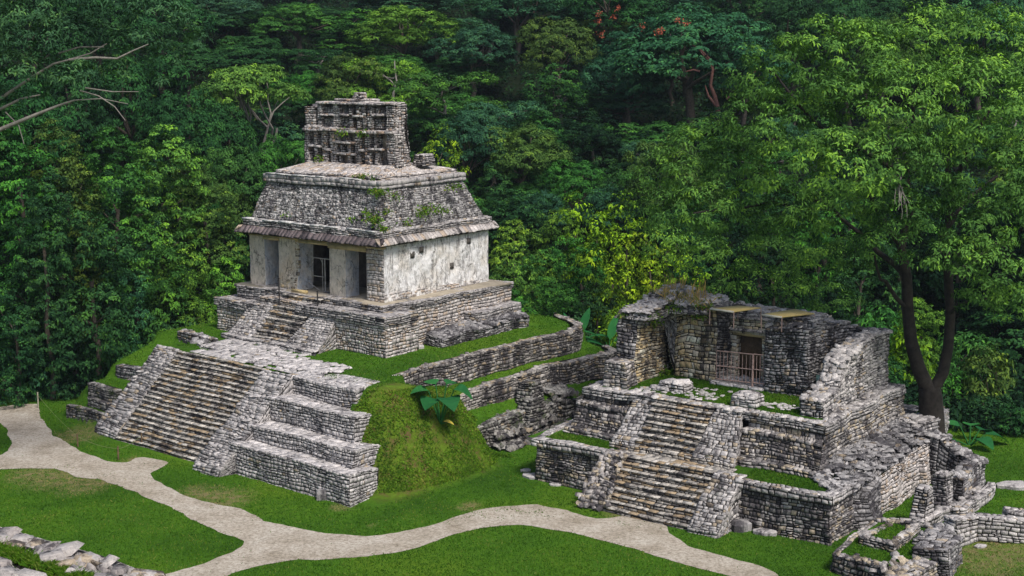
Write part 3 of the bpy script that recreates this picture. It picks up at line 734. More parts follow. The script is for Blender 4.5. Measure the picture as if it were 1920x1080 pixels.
M = MB(); M.box((-11.5, 13.7, WZ1 - .02), (.95, 25.1, WZ1 + .12), .5)
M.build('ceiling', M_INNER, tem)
M = MB(); M.box((-11.6, 13.42, 11.93), (1.95, 13.64, 12.16), .5); M.box((-10.05, 13.4, 11.7), (-8.45, 13.6, 11.94), .5); M.box((-3.3, 13.38, 11.62), (.3, 13.6, 11.95), .5); M.box((-6.3, 13.4, 11.76), (-3.2, 13.6, 11.94), .5)
M.build('lintel', M_OCHRE, tem, warp=.03)
# barred wooden frame in the middle doorway
def stick(M, a, b, r=.04, **k): M.tube([a, b], r, 4, .5)
M = MB()
def hb(M, a, b, t=.05):
    a = np.array(a); b = np.array(b); M.tube(np.linspace(a, b, 2), t * .7, 4, .5)
hb(M, (-6.5, 14.5, 10.64), (-3.3, 14.5, 10.64)); hb(M, (-6.2, 14.5, 9.3), (-6.2, 14.5, 10.64)); hb(M, (-6.2, 14.5, 9.35), (-5.0, 14.5, 9.35)); hb(M, (-4.85, 14.5, 8.4), (-4.85, 14.5, 10.64), .075)
hb(M, (-6.2, 14.5, 10.3), (-5.95, 14.5, 10.6)); hb(M, (-5.05, 14.5, 10.25), (-5.3, 14.5, 10.6)); hb(M, (-6.5, 14.3, 8.95), (-5.2, 14.3, 8.42)); hb(M, (-6.7, 13.9, 8.8), (-6.1, 13.9, 8.42)); hb(M, (-5.1, 14.5, 8.4), (-5.1, 14.5, 10.64), .045)
M.build('door_frame', M_WOOD, tem)
M = MB(); hb(M, (-.9, 15.0, 9.3), (-.55, 15.0, 9.3), .05); hb(M, (-.72, 15, 9.3), (-.8, 15, 10.4), .03); M.build('door_frame', M_WOOD, tem)
M = MB(); M.box((-6.4, 12.75, 8.4), (-4.9, 12.95, 8.6), .5); M.build('door_sill', M_OCHRE, tem, warp=.02)
# eave of hanging slabs, cornice, frieze
EFR, EFL, EBR, EBL = (2.55, 12.55), (-12.15, 12.6), (1.05, 26.1), (-12.15, 26.2)
M = MB()
def slabs(M, a, b, zt, zb, inx, iny, w=.42):
    """row of slanting slabs between ground points a and b (lower outer edge)"""
    a = np.array(a, float); b = np.array(b, float); L = np.linalg.norm(b - a); n = int(L / w); d = (b - a) / L
    e = np.concatenate([[0], np.cumsum(rng.uniform(.6, 1.4, n))]); e = e / e[-1] * L
    for i in range(n):
        p, q = a + d * (e[i] + .01), a + d * (e[i + 1] - .01); j = rng.uniform(-.03, .05); o = np.array([inx, iny]); z0 = zb + rng.uniform(-.04, .04); z1 = zt + rng.uniform(-.02, .03)
        out = -o / np.linalg.norm(o) * j
        lo1, lo2 = p + out, q + out; hi1, hi2 = p + o, q + o
        v = [(*lo1, z0 - .08), (*lo2, z0 - .08), (*hi2, z1 - .16), (*hi1, z1 - .16), (*lo1, z0), (*lo2, z0), (*hi2, z1), (*hi1, z1)]
        M.hexa(v, rng.random())
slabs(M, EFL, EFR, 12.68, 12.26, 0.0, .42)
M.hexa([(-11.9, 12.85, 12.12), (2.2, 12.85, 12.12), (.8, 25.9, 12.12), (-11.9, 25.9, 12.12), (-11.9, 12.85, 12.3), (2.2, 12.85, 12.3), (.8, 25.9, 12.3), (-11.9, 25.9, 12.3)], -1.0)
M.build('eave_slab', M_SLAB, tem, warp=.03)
M = MB()
slabs(M, EFR, EBR, 12.72, 12.3, -.42, 0, .36); slabs(M, EBL, EBR, 12.7, 12.3, 0, -.42, .5); slabs(M, EFL, EBL, 12.7, 12.3, .42, 0, .5)
M.build('eave_slab', M_TEMPLE, tem, warp=.05)
M = MB()
cc = [(-11.75, 13.0), (2.15, 12.95), (.72, 25.7), (-11.75, 25.8)]
block(M, cc, 12.55, 13.06, sides='0123', ch=.13, ln=.5, dep=.07, tint=(.2, .9), topkw=dict(tint=(.5, 1)))
block(M, [(-11.6, 13.15), (2.0, 13.1), (.55, 25.5), (-11.6, 25.6)], 13.0, 13.2, sides='0123', ch=.2, ln=.5, dep=.04, tint=(.4, 1), top=False)
M.build('cornice', M_STONE, tem, warp=.05)
M = MB(); x_ = -11.8
while x_ < 1.6:
    w_ = rng.uniform(.5, 1.3)
    if rng.random() < .9: M.box((x_, 12.93 + rng.uniform(-.03, .04), 13.08), (min(1.75, x_ + w_), 13.4, 13.17 + rng.uniform(-.02, .03)), .5)
    if x_ > -10.9 and x_ + w_ < .5 and rng.random() < .85: M.box((x_, 14.24 + rng.uniform(-.03, .03), 16.26), (x_ + w_, 14.5, 16.33 + rng.uniform(-.02, .02)), .5)
    x_ += w_ + .01
M.build('white_ledge', flat_mat('white_lime_ledge', (.56, .55, .54), .95, .45, 7, bmp=.8), tem, warp=.04)
fb = [(-11.3, 13.4), (1.75, 13.35), (.3, 25.3), (-11.3, 25.4)]; ft = [(-10.8, 14.55), (.8, 14.5), (-.75, 24.1), (-10.8, 24.2)]
M = MB()
def frq(k, z0, z1, o=0.0):
    j = (k + 1) % 4
    return [(*fb[k], z0), (*fb[j], z0), (*ft[j], z1), (*ft[k], z1)]
for k in (0, 1, 2, 3):
    q = frq(k, 13.15, 15.72)
    if k < 2:
        stones(M, q, ch=.13, ln=.2, dep=.08, jit=.9, tint=(.2, 1), wave=.6, gap=.012)
        q2 = [np.array(p) for p in q]; n_ = np.cross(q2[1] - q2[0], q2[3] - q2[0]); n_ /= np.linalg.norm(n_)
        u0 = .03
        stones(M, [bil(q2, np.array(a), np.array(b)) + n_ * .05 for a, b in ((u0, .03), (.97, .03), (.97, .95), (u0, .95))], ch=.2, ln=.22, dep=.1, jit=1.2, tint=(.35, 1), mortar=False, drop=.65, wave=1.0)
    else: stones(M, q, ch=.25, ln=.5, dep=.08)
M.build('carved_frieze', M_FRIEZE, tem, warp=.05)
M = MB()
bt = [(-10.95, 14.3), (.95, 14.25), (-.55, 24.35), (-10.95, 24.4)]
block(M, bt, 15.7, 16.24, sides='0123', ch=.27, ln=.7, dep=.04, tint=(.35, .8), gap=.01)
M.build('frieze_band', M_STONE, tem, warp=.04)
M = MB()
bt2 = [(-10.2, 14.85), (.4, 14.8), (-1.0, 23.8), (-10.2, 23.9)]
block(M, bt2, 16.2, 16.47, sides='0123', ch=.14, ln=.5, dep=.07, tint=(.1, .8), top=False)
rt = [(-9.6, 17.6), (-1.3, 17.6), (-2.6, 21.1), (-9.6, 21.2)]
for k in range(4):
    j = (k + 1) % 4
    stones(M, [(*bt2[k], 16.48), (*bt2[j], 16.48), (*rt[j], 17.02), (*rt[k], 17.02)], ch=.45, ln=.35, dep=.06, tint=(.3, 1), wave=.1)
M.build('roof', M_TEMPLE, tem, warp=.05)
# plants on the roof
M = MB()
def tuft(M, p, r, n, hh=.25):
    q = np.array(p) + rng.normal(0, 1, (n, 3)) * np.array([r, r, r * .45]); leaves(M, q, np.tile([0, -.4, .8], (n, 1)), hh, hh * .5, droop=.1, spread=1.4)
for (x, y, z, r, n) in ((1.35, 13.2, 13.9, .3, 160), (1.2, 14.3, 14.3, .25, 90), (1.0, 14.0, 15.6, .35, 140), (.6, 14.3, 15.6, .3, 90), (1.9, 13.4, 13.3, .25, 80), (-1.3, 14.7, 16.5, .25, 60), (-.2, 14.9, 16.4, .2, 50), (1.5, 17.5, 14.0, .35, 110), (1.2, 18.5, 14.2, .35, 110), (1.3, 19.8, 14.0, .3, 90), (.9, 21.5, 15.5, .3, 90), (1.4, 16.0, 13.4, .3, 60), (.9, 15.4, 15.2, .3, 70), (-1, 13.6, 13.7, .2, 40), (.4, 13.5, 14.3, .2, 40), (-7.5, 13.6, 13.5, .25, 40), (-3.9, 17.45, 19.2, .25, 70), (-8.3, 17.4, 17.3, .25, 60), (-6, 17.4, 19.2, .3, 60)):
    tuft(M, (x, y, z), r, n, .22)
M.build('roof_plants', M_WEED, tem)['kind'] = 'stuff'
# roof comb: posts, shelves and niches
comb = empty('roof_comb_root')
M = MB()
kx = dict(ch=.15, ln=.26, dep=.05, tint=(.1, 1))
X0, X1, YF, YB = -10.2, -.85, 17.6, 19.9
M.hexa([(X0 + .35, YF + .55, 16.9), (X1 - .5, YF + .55, 16.9), (X1 - 1.3, YB - .3, 16.9), (X0 + .35, YB - .3, 16.9), (X0 + .35, YF + .55, 21.1), (X1 - .5, YF + .55, 21.1), (X1 - 1.4, YB - .3, 21.1), (X0 + .35, YB - .3, 21.1)], .3)
M.box((X0 + .1, YF + .62, 16.9), (X0 + .4, YB - .3, 19.3), .3)
# right flank, battered
stones(M, [(X1, YF, 16.9), (X1 - .9, YB, 16.9), (X1 - 1.25, YB - .2, 19.3), (X1 - .3, YF + .1, 19.3)], ch=.15, ln=.26, dep=.1, jit=.8, tint=(.1, 1))
stones(M, [(X1 - .3, YF + .2, 19.3), (X1 - 1.2, YB - .2, 19.3), (X1 - 1.1, YB - .3, 21.2), (X1 - .25, YF + .3, 21.2)], ch=.17, ln=.3, dep=.1, jit=.8, tint=(.1, 1))
stones(M, [(X1 - .9, YB, 16.9), (X0, YB, 16.9), (X0, YB - .2, 21.2), (X1 - 1.1, YB - .2, 21.2)], ch=.25, ln=.4, dep=.1)
stones(M, [(X0, YB, 16.9), (X0, YF, 16.9), (X0, YF + .1, 19.3), (X0, YB, 19.3)], ch=.2, ln=.3, dep=.1)
core = M.build('roof_comb', M_COMB, tem, warp=.05)
def col(x, wd, z0, z1, yo=0.0):
    M = MB(); block(M, [(x, YF + yo), (x + wd, YF + yo), (x + wd, YF + .75), (x, YF + .75)], z0, z1, sides='013', top=False, **kx); M.build('comb_post', M_COMB, core, warp=.05)
def shelf(x0, x1, z, hz=.16, yo=-.1):
    M = MB(); block(M, [(x0, YF + yo), (x1, YF + yo), (x1, YF + .75), (x0, YF + .75)], z, z + hz, sides='013', ch=hz, ln=.5, dep=.05, tint=(.3, 1)); M.build('comb_shelf', M_COMB, core, warp=.05)
# lower register
for (x, wd) in ((-10.15, .42), (-9.15, .3), (-8.3, .5), (-7.45, .55), (-4.9, .5), (-3.95, .5), (-3.0, .3), (-1.75, .85)): col(x, wd, 16.95, 19.2)
for (x, wd, a, b) in ((-6.7, .22, 16.95, 17.6), (-5.75, .28, 16.95, 17.6), (-6.4, .2, 17.8, 18.4), (-5.7, .35, 17.8, 18.4), (-5.95, .2, 18.55, 19.1), (-6.85, .2, 18.5, 19.1), (-7.0, .2, 17.8, 18.4)): col(x, wd, a, b, .1)
for (a, b, z) in ((-9.8, -9.1, 18.05), (-7.1, -4.8, 17.6), (-7.1, -4.7, 18.38), (-4.5, -3.9, 17.9), (-3.5, -2.1, 18.0), (-8.0, -7.4, 17.8), (-8.9, -8.3, 18.0)): shelf(a, b, z)
shelf(-10.2, -6.5, 19.2, .2, -.2); shelf(-6.6, X1 - .25, 19.15, .22, -.15); shelf(-10.1, -8.3, 19.4, .17, -.05); shelf(-8.5, -5, 19.36, .1, -.1)
# upper register
YF += .12
for (x, wd, a, b) in ((-10.15, 1.0, 19.4, 20.95), (-8.85, .45, 19.35, 21.15), (-7.25, .5, 19.35, 21.15), (-6.75, .18, 19.6, 20.9), (-5.6, .4, 19.35, 21.1), (-4.85, .35, 19.5, 21.1), (-4.25, .35, 19.35, 21.1), (-3.75, .5, 19.35, 21.1), (-1.95, .75, 19.35, 21.15), (-2.9, .2, 20.4, 20.9)): col(x, wd, a, b)
for (x, wd, a, b) in ((-8.4, .5, 19.45, 20.2), (-7.8, .4, 19.45, 20.15), (-8.4, 1.1, 20.35, 20.9), (-3.2, .9, 19.5, 20.1), (-6.6, .55, 19.6, 20.2)): col(x, wd, a, b, .22)
for (a, b, z) in ((-8.6, -7.2, 20.25), (-3.3, -2.2, 20.35), (-6.6, -5.6, 20.3), (-5.2, -4.2, 20.25)): shelf(a, b, z)
shelf(-8.9, X1 - .3, 21.1, .16, -.12)
M = MB()
stones(M, [(-8.9, YF - .1, 21.27), (X1 - .3, YF - .1, 21.27), (X1 - 1.1, YB - .3, 21.27), (-8.9, YB - .3, 21.27)], ch=.45, ln=.6, dep=.05, tint=(.5, 1))
block(M, rect(-7.4, YF + .3, -4.3, YB - .4), 21.27, 21.5, ch=.12, ln=.5, dep=.06)
block(M, rect(-5.9, YF + .6, -5.1, YB - .8), 21.5, 21.95, inset=.08, ch=.12, ln=.3, dep=.06)
YF -= .12
M.build('comb_cap', M_COMB, core, warp=.05)
M_RED = plaster_mat('red_washed_plaster', base=(.5, .4, .33), warmc=(.28, .1, .05), stain=.5, cracks=False)
for (a, b, z0, z1) in ((-9.7, -9.2, 18.25, 19.1), (-8.78, -8.35, 17.3, 19.1), (-4.35, -4.05, 17.1, 19.0), (-3.4, -3.05, 18.2, 19.1), (-2.65, -2.15, 18.2, 19.1), (-6.6, -6.0, 17.0, 17.55), (-6.75, -6.5, 19.5, 20.8), (-5.2, -4.9, 19.5, 21), (-4.5, -4.3, 19.5, 21), (-3.3, -2.9, 20.5, 20.95)):
    M = MB(); M.box((a, YF + .5, z0), (b, YF + .56, z1), rng.uniform(0, 1)); M.build('painted_niche', M_RED, core)
bpy.data.objects.remove(comb)
M = MB(); block(M, rect(-1.9, 20.2, -.9, 21.5), 16.9, 17.7, inset=.1, ch=.13, ln=.35, dep=.08); M.build('comb_buttress', M_STONE, tem, warp=.05)
# iron posts beside the short stair
for (x, y, z0, z1) in ((-6.2, 11.5, 7.6, 9.5), (-2.35, 11.5, 7.5, 9.0)):
    M = MB(); M.tube([(x, y, z0), (x, y, z1)], .05, 6); M.tube([(x, y, z1 - .03), (x, y, z1 + .02)], .07, 6)
    o = M.build('iron_post', M_IRON, None); o.location = (FS.o[0], FS.o[1], 0); o.rotation_euler = (0, 0, FS.a)
    tag(o, 'taller dark iron post at the left edge of the short temple stair' if x < -4 else 'shorter dark iron post at the right edge of the short temple stair', 'post', 'iron posts by the temple stair')
# low ruined bench along the temple's right side
ben = empty('ruined_bench', FS)
tag(ben, 'low blackened rubble bench on the grass against the tall temple side wall', 'ruined bench')
M = MB()
block(M, [(3.3, 16.0), (4.7, 16.1), (4.4, 21), (3.0, 21)], 5.0, [6.3, 5.95, 6.1, 6.5], sides='013', top=True, ch=.15, ln=.32, dep=.12, jit=.8, tint=(0, .8))
block(M, [(3.0, 21), (4.3, 20.9), (4.1, 25.8), (2.4, 25.9)], 5.0, [6.5, 6.0, 6.15, 6.6], sides='013', ch=.15, ln=.32, dep=.12, jit=.8, tint=(0, .8))
rubble(M, [(3.2, 16.2, 6.25), (4.6, 16.3, 6.0), (4.2, 25.6, 6.15), (2.6, 25.6, 6.55)], 130, .4, .09, tilt=.2, lift=.06, tint=(0, .7))
M.build('rubble_mass', M_DARK, ben, warp=.12)
M = MB(); block(M, [(2.7, 20.5), (3.6, 20.5), (3.2, 26.1), (2.2, 26.1)], 6.0, 6.95, sides='013', ch=.15, ln=.35, dep=.08, tint=(.1, .8)); M.build('upper_course', M_STONE, ben, warp=.1)

# ------------------------------------------------------------------ retaining walls on the right flank
def wall_run(M, pts, zb, zt, th=.5, **kw):
    """free wall along local points pts; zb, zt per point; outer face on the right-hand side of travel"""
    pts = [np.array(p, float) for p in pts]
    tn = [pts[min(i + 1, len(pts) - 1)] - pts[max(i - 1, 0)] for i in range(len(pts))]; tn = [t / np.linalg.norm(t) for t in tn]
    o = [p + np.array([t[1], -t[0]]) * .08 for p, t in zip(pts, tn)]; i_ = [p - np.array([t[1], -t[0]]) * th for p, t in zip(pts, tn)]
    for k in range(len(pts) - 1):
        a, b, c, d = o[k], o[k + 1], i_[k + 1], i_[k]
        stones(M, [(*a, zb[k]), (*b, zb[k + 1]), (*b, zt[k + 1]), (*a, zt[k])], **kw)
        stones(M, [(*a, zt[k]), (*b, zt[k + 1]), (*c, zt[k + 1]), (*d, zt[k])], ch=.3, ln=.36, dep=.06, tint=(.45, 1))
        M.quad([(*c, zb[k + 1]), (*d, zb[k]), (*d, zt[k]), (*c, zt[k + 1])])
        rubble(M, [(*a, zt[k]), (*b, zt[k + 1]), (*c, zt[k + 1]), (*d, zt[k])], max(1, int(np.linalg.norm(b - a) * 1.6)), .34, .06, tilt=.08, lift=.04, tint=(.3, 1))
    for k, s in ((0, 1), (len(pts) - 1, -1)):
        q = [(*i_[k], zb[k]), (*o[k], zb[k]), (*o[k], zt[k]), (*i_[k], zt[k])]
        stones(M, q if s > 0 else [q[1], q[0], q[3], q[2]], **kw)
def root_mesh(M, name, mat, frame, label, cat, warp=.08, group=None):
    o = M.build(name, mat, None, warp=warp)
    if frame is not None: o.location = (frame.o[0], frame.o[1], 0); o.rotation_euler = (0, 0, frame.a)
    return tag(o, label, cat, group)
kw = dict(ch=.19, ln=.3, dep=.1, jit=.6, tint=(0, 1), wave=.6)
M = MB(); wall_run(M, [(8.7, 7.0), (7.5, 8.8), (7.95, 11.5), (8.3, 14.4), (7.9, 20.6), (8.1, 25.6), (7.4, 27.6), (5.6, 29.2), (3.2, 30.5)], [3.3, 3.8, 3.8, 3.8, 3.8, 3.8, 3.8, 4, 4.3], [4.75, 5.1, 5.35, 5.55, 5.5, 5.55, 5.55, 5.5, 5.45], **kw)
root_mesh(M, 'retaining_wall', M_RETAIN, FS, 'upper dry stone retaining wall holding the grass around the tall temple', 'wall', group='retaining walls on the grassy flank')
M = MB(); wall_run(M, [(9.3, 12.4), (9.7, 14.2), (9.6, 17.4), (9.75, 21.0), (10.5, 26.6), (10.0, 28.4), (8.2, 29.8)], [2.2, 2.2, 2.3, 2.4, 2.4, 2.4, 2.6], [3.35, 3.8, 3.85, 4.05, 4.05, 4.0, 3.9], **kw)
root_mesh(M, 'retaining_wall', M_RETAIN, FS, 'middle dry stone retaining wall, one step below the wall around the tall temple', 'wall', group='retaining walls on the grassy flank')
M = MB(); wall_run(M, [(10.7, 12.6), (11.35, 14.2), (11.3, 16.6), (11.4, 17.6)], [.2, .3, .4, .5], [1.6, 2.0, 2.1, 2.2], th=.9, ch=.2, ln=.3, dep=.18, jit=1, tint=(0, 1), wave=1)
wall_run(M, [(11.5, 18.4), (11.2, 20.5), (11.3, 22.4), (11.1, 24.4), (11.0, 27.5)], [.5] * 5, [2.0, 2.15, 1.7, 2.2, 2.2], th=.7, ch=.2, ln=.3, dep=.18, jit=1, tint=(0, .9), wave=1)
wall_run(M, [(11.9, 21.2), (12.1, 24), (12.3, 27.6)], [.4] * 3, [1.15, 1.25, 1.5], th=.35, ch=.2, ln=.34, dep=.1, tint=(0, .9))
block(M, rect(9.9, 17.0, 11.6, 18.5), 1.6, 3.7, inset=.35, sides='0123', ch=.2, ln=.3, dep=.2, jit=1, tint=(0, .9))
block(M, rect(10.6, 16.4, 11.9, 17.6), .4, 2.8, inset=.2, sides='0123', ch=.2, ln=.3, dep=.2, jit=1, tint=(0, .9))
rubble(M, [(11.2, 13.4, .35), (12.4, 13.6, .25), (12.6, 21, .55), (11.4, 21, .6)], 190, .4, .12, tilt=.5, lift=.1)
rubble(M, [(11.1, 13.4, 1.2), (11.5, 13.6, .8), (11.8, 19, 1.0), (11.2, 19, 1.8)], 120, .4, .12, tilt=.6, lift=.1)
rubble(M, [(9.8, 19.4, 2.6), (11.3, 19.4, 2.2), (11.5, 22, 2.2), (10, 22, 2.6)], 50, .45, .14, tilt=.4, lift=.1, tint=(.3, 1))
root_mesh(M, 'collapsed_wall', M_MOSSY, FS, 'collapsed mossy rubble wall, lowest of the walls between the two temples', 'wall', group='retaining walls on the grassy flank')
M = MB(); wall_run(M, [(-13.2, 9.2), (-12.9, 8.1), (-11.2, 7.9), (-8.9, 7.95)], [4.2] * 4, [5.45, 5.6, 5.6, 5.4], th=.4, ch=.19, ln=.3, dep=.08, tint=(0, .6))
rubble(M, [(-10.2, 7.2, 5.2), (-9.2, 7.2, 5.2), (-8.8, 7.7, 5.3), (-10, 7.7, 5.3)], 14, .5, .14, lift=.1)
root_mesh(M, 'retaining_wall', M_DARK, FS, 'short dark stone wall on the grass behind the top of the wide stair', 'wall')

# ------------------------------------------------------------------ ruined temple on its two platforms
rt_ = empty('ruined_temple', FR)
tag(rt_, 'roofless ruined stone temple on two stepped platforms, right of the tall temple', 'temple ruin')
K = dict(ch=.2, ln=.32, dep=.07, tint=(0, 1), wave=.5, jit=.4)
KW = dict(ch=.19, ln=.3, dep=.09, tint=(0, 1), wave=.45, jit=.9)
M = MB()
Z1 = 2.5
stones(M, [(-12.75, 2.75, -.3), (-7.6, 2.75, -.3), (-7.6, 2.85, 2.15), (-12.65, 2.85, 2.15)], **KW)
M2 = MB(); stones(M2, [(.2, 2.35, -.3), (5.6, 2.35, -.3), (5.5, 2.45, 2.15), (.2, 2.45, 2.15)], **KW)
stones(M2, [(5.6, 2.35, -.3), (5.6, 5.4, -.3), (5.5, 5.4, 2.15), (5.5, 2.45, 2.15)], **KW); M2.build('platform_wall', M_RUIN, rt_, warp=.08)
stones(M, [(-13.6, 10, -.1), (-12.75, 2.75, -.3), (-12.65, 2.85, 2.15), (-13.5, 10, 2.15)], **KW)
M.quad([(-13.6, 10, -.1), (-13.6, 17, -.1), (-13.5, 17, 2.4), (-13.5, 10, 2.4)])
M.build('platform_wall', M_RUIN, rt_, warp=.08)
M = MB()
kc2 = dict(ch=.18, ln=.4, dep=.06, tint=(.1, 1))
block(M, [(-12.85, 2.65), (-7.8, 2.65), (-7.8, 3.2), (-12.4, 3.3)], 2.1, 2.52, sides='0123', **kc2)
M2 = MB(); block(M2, [(.3, 2.28), (5.7, 2.25), (5.1, 2.85), (.3, 2.85)], 2.1, 2.52, sides='0123', **kc2)
block(M2, [(5.1, 2.85), (5.7, 2.25), (5.65, 5.4), (5.1, 5.4)], 2.1, 2.51, sides='123', **kc2); M2.build('platform_coping', M_STONE, rt_, warp=.08)
block(M, [(-13.75, 10), (-12.85, 2.65), (-12.4, 3.3), (-13.3, 10)], 2.1, 2.5, sides='0123', **kc2)
M.build('platform_coping', M_STONE, rt_, warp=.08)
M = MB(); M.quad([(-13.4, 3.0, 2.42), (5.3, 2.7, 2.42), (5.3, 8, 2.42), (-13.4, 10, 2.42)], .5)
M.quad([(-11.2, 7.0, 4.93), (3.0, 6.9, 4.93), (3.0, 18, 4.93), (-11.2, 18, 4.93)], .5)
M.build('terrace_turf', M_LAWN, rt_)
M = MB()
def turf(x0, x1, y0, y1, z, n, h=.085):
    p = np.stack([rng.uniform(x0, x1, n), rng.uniform(y0, y1, n), np.full(n, z)], 1); blades(M, p, h, .04, .6, tints=np.clip(.45 + .35 * noise2(p[:, 0], p[:, 1], .6, 2) + rng.normal(0, .2, n), 0, .92))
turf(-12.4, -7.8, 3.3, 5.4, 2.43, 4500); turf(.2, 5.2, 2.85, 5.3, 2.43, 4500); turf(-9.6, 1.2, 7.6, 12.2, 4.94, 16000)
M.build('terrace_grass', M_GRASS, rt_)['kind'] = 'stuff'
stair(rt_, M_STAIR, 'lower_staircase', -6.3, -1.25, .25, 2.95, -.05, 2.5, 9, xb0=-6.6, xb1=-1.0)
stair(rt_, M_STAIR, 'upper_staircase', -6.9, -3.1, 4.0, 6.6, 2.45, 5.0, 9)
M = MB()
stones(M, [(-7.6, 2.9, 2.5), (-.4, 2.9, 2.5), (-.4, 4.1, 2.52), (-7.6, 4.1, 2.52)], ch=.4, ln=.5, dep=.05, tint=(.4, 1))
stones(M, [(-8.3, 3.75, 2.5), (-.7, 3.7, 2.5), (-.7, 3.75, 2.8), (-8.3, 3.8, 2.8)], ch=.15, ln=.4, dep=.08, tint=(.2, 1))
M.build('stair_landing', M_STAIR, rt_, warp=.06)
def rbal(x0, x1, y0, y1, z0, z1, xt0, xt1, name='balustrade', mat=M_STONE, rough=False):
    M = MB(); kk = dict(ch=.22, ln=.3, dep=.06 + .08 * rough, tint=(.25, 1), wave=.4 + rough)
    zs = z0 + .3
    stones(M, [(x0, y0, zs), (x1, y0, zs), (xt1, y1, z1), (xt0, y1, z1)], **kk)
    stones(M, [(x0, y0 - .03, z0 - .15), (x1, y0 - .03, z0 - .15), (x1, y0, zs), (x0, y0, zs)], **kk)
    stones(M, [(x1, y0, z0 - .1), (xt1, y1, z0 - .1), (xt1, y1, z1), (x1, y0, zs)], **KW)
    stones(M, [(xt0, y1, z0 - .1), (x0, y0, z0 - .1), (x0, y0, zs), (xt0, y1, z1)], **KW)
    stones(M, [(xt0, y1, z1), (xt1, y1, z1), (xt1, y1 + .5, z1 + .02), (xt0, y1 + .5, z1 + .02)], ch=.3, ln=.4, dep=.05, tint=(.4, 1))
    if rough: rubble(M, [(x0 - .15, y0 - .3, z0 + .1), (x1 + .1, y0 - .3, z0 + .1), (xt1, y1, z1 + .05), (xt0, y1, z1 + .05)], 60, .3, .09, tilt=.35, lift=.03)
    return M.build(name, mat, rt_, warp=.08)
rbal(-1.2, .55, 0, 2.6, 0, 2.55, -1.0, .6)
rbal(-8.15, -6.25, .3, 2.8, 0, 2.55, -7.9, -6.5, rough=True, mat=M_RUIN)
rbal(-3.1, -.6, 4.1, 6.5, 2.5, 5.0, -3.05, -1.45)
rbal(-8.4, -6.8, 4.3, 6.6, 2.5, 5.05, -8.2, -6.6)
M = MB()
# upper platform: plinth, sloping wall, ledge, band and coping
for (x0, x1) in ((-12.2, -8.2), (-1.45, 3.75)):
    stones(M, [(x0, 4.95, 2.4), (x1 + (.2 if x1 > 0 else 0), 4.9, 2.4), (x1, 5.0, 2.75), (x0, 5.05, 2.75)], ch=.17, ln=.35, dep=.12, jit=.8)
    stones(M, [(x0, 5.05, 2.75), (x1, 5.0, 2.75), (x1, 5.35, 2.8), (x0, 5.35, 2.8)], ch=.3, ln=.4, dep=.08)
    stones(M, [(x0 + .1, 5.35, 2.75), (x1, 5.3, 2.75), (x1 - .3, 5.95, 3.95), (x0 + .3, 5.95, 3.95)], **KW)
    stones(M, [(x0 + .2, 5.85, 3.95), (x1 - .25, 5.85, 3.95), (x1 - .25, 5.9, 4.15), (x0 + .2, 5.9, 4.15)], ch=.2, ln=.4, dep=.07)
    stones(M, [(x0 + .2, 5.9, 4.15), (x1 - .25, 5.9, 4.15), (x1 - .4, 6.4, 4.2), (x0 + .3, 6.4, 4.2)], ch=.25, ln=.22, dep=.08, tint=(.3, 1))
    stones(M, [(x0 + .4, 6.42, 4.15), (x1 - .4, 6.4, 4.15), (x1 - .4, 6.45, 4.6), (x0 + .4, 6.5, 4.6)], **K)
stones(M, [(3.6, 6.2, 2.4), (3.55, 18, 2.4), (3.2, 18, 4.6), (3.35, 6.35, 4.6)], **KW)
stones(M, [(3.75, 4.95, 2.4), (3.6, 6.3, 2.4), (3.5, 6.3, 4.1), (3.5, 5.9, 4.0)], **KW)
stones(M, [(-12.2, 18, 1.5), (-12.2, 5, 1.5), (-11.7, 6.4, 4.6), (-11.7, 18, 4.6)], **KW)
stones(M, [(3.15, 18, 0), (-12, 18, 0), (-12, 18, 5), (3.15, 18, 5)], **KW)
M.build('upper_platform_wall', M_RUIN, rt_, warp=.09)
M = MB()
block(M, [(-11.8, 6.35), (-6.6, 6.35), (-6.6, 7.1), (-11.1, 7.1)], 4.55, 5.02, sides='0123', **kc2)
block(M, [(-6.8, 6.55), (-2.9, 6.5), (-2.9, 7.2), (-6.8, 7.2)], 4.7, 5.04, sides='0', **kc2)
block(M, [(-3.0, 6.4), (3.45, 6.3), (2.7, 7.1), (-3.0, 7.1)], 4.55, 5.03, sides='0123', **kc2)
block(M, [(2.7, 7.1), (3.45, 6.3), (3.3, 18.1), (2.2, 18.1)], 4.5, 5.02, sides='0123', **kc2)
block(M, [(-11.9, 18), (-11.8, 6.35), (-11.1, 7.1), (-11.2, 18)], 4.55, 5.0, sides='0123', **kc2)
ragtop(M, -11.7, 6.4, 2.9, 6.9, 5.04, 40, .4, .07, tilt=.06, tint=(.5, 1))
M.build('upper_coping', M_STONE, rt_, warp=.09)
M = MB()
ragtop(M, -7.8, 7.6, -4.0, 10.4, 4.97, 70, .26, .03, tilt=.06, tint=(.4, 1)); ragtop(M, -1.6, 8.2, .6, 9.4, 4.98, 40, .22, .03, tilt=.05, tint=(.6, 1)); ragtop(M, -9, 7.2, -7.6, 8.3, 4.98, 20, .3, .04, tilt=.05, tint=(.5, 1))
M.build('scattered_paving', M_TIER, rt_)['kind'] = 'stuff'
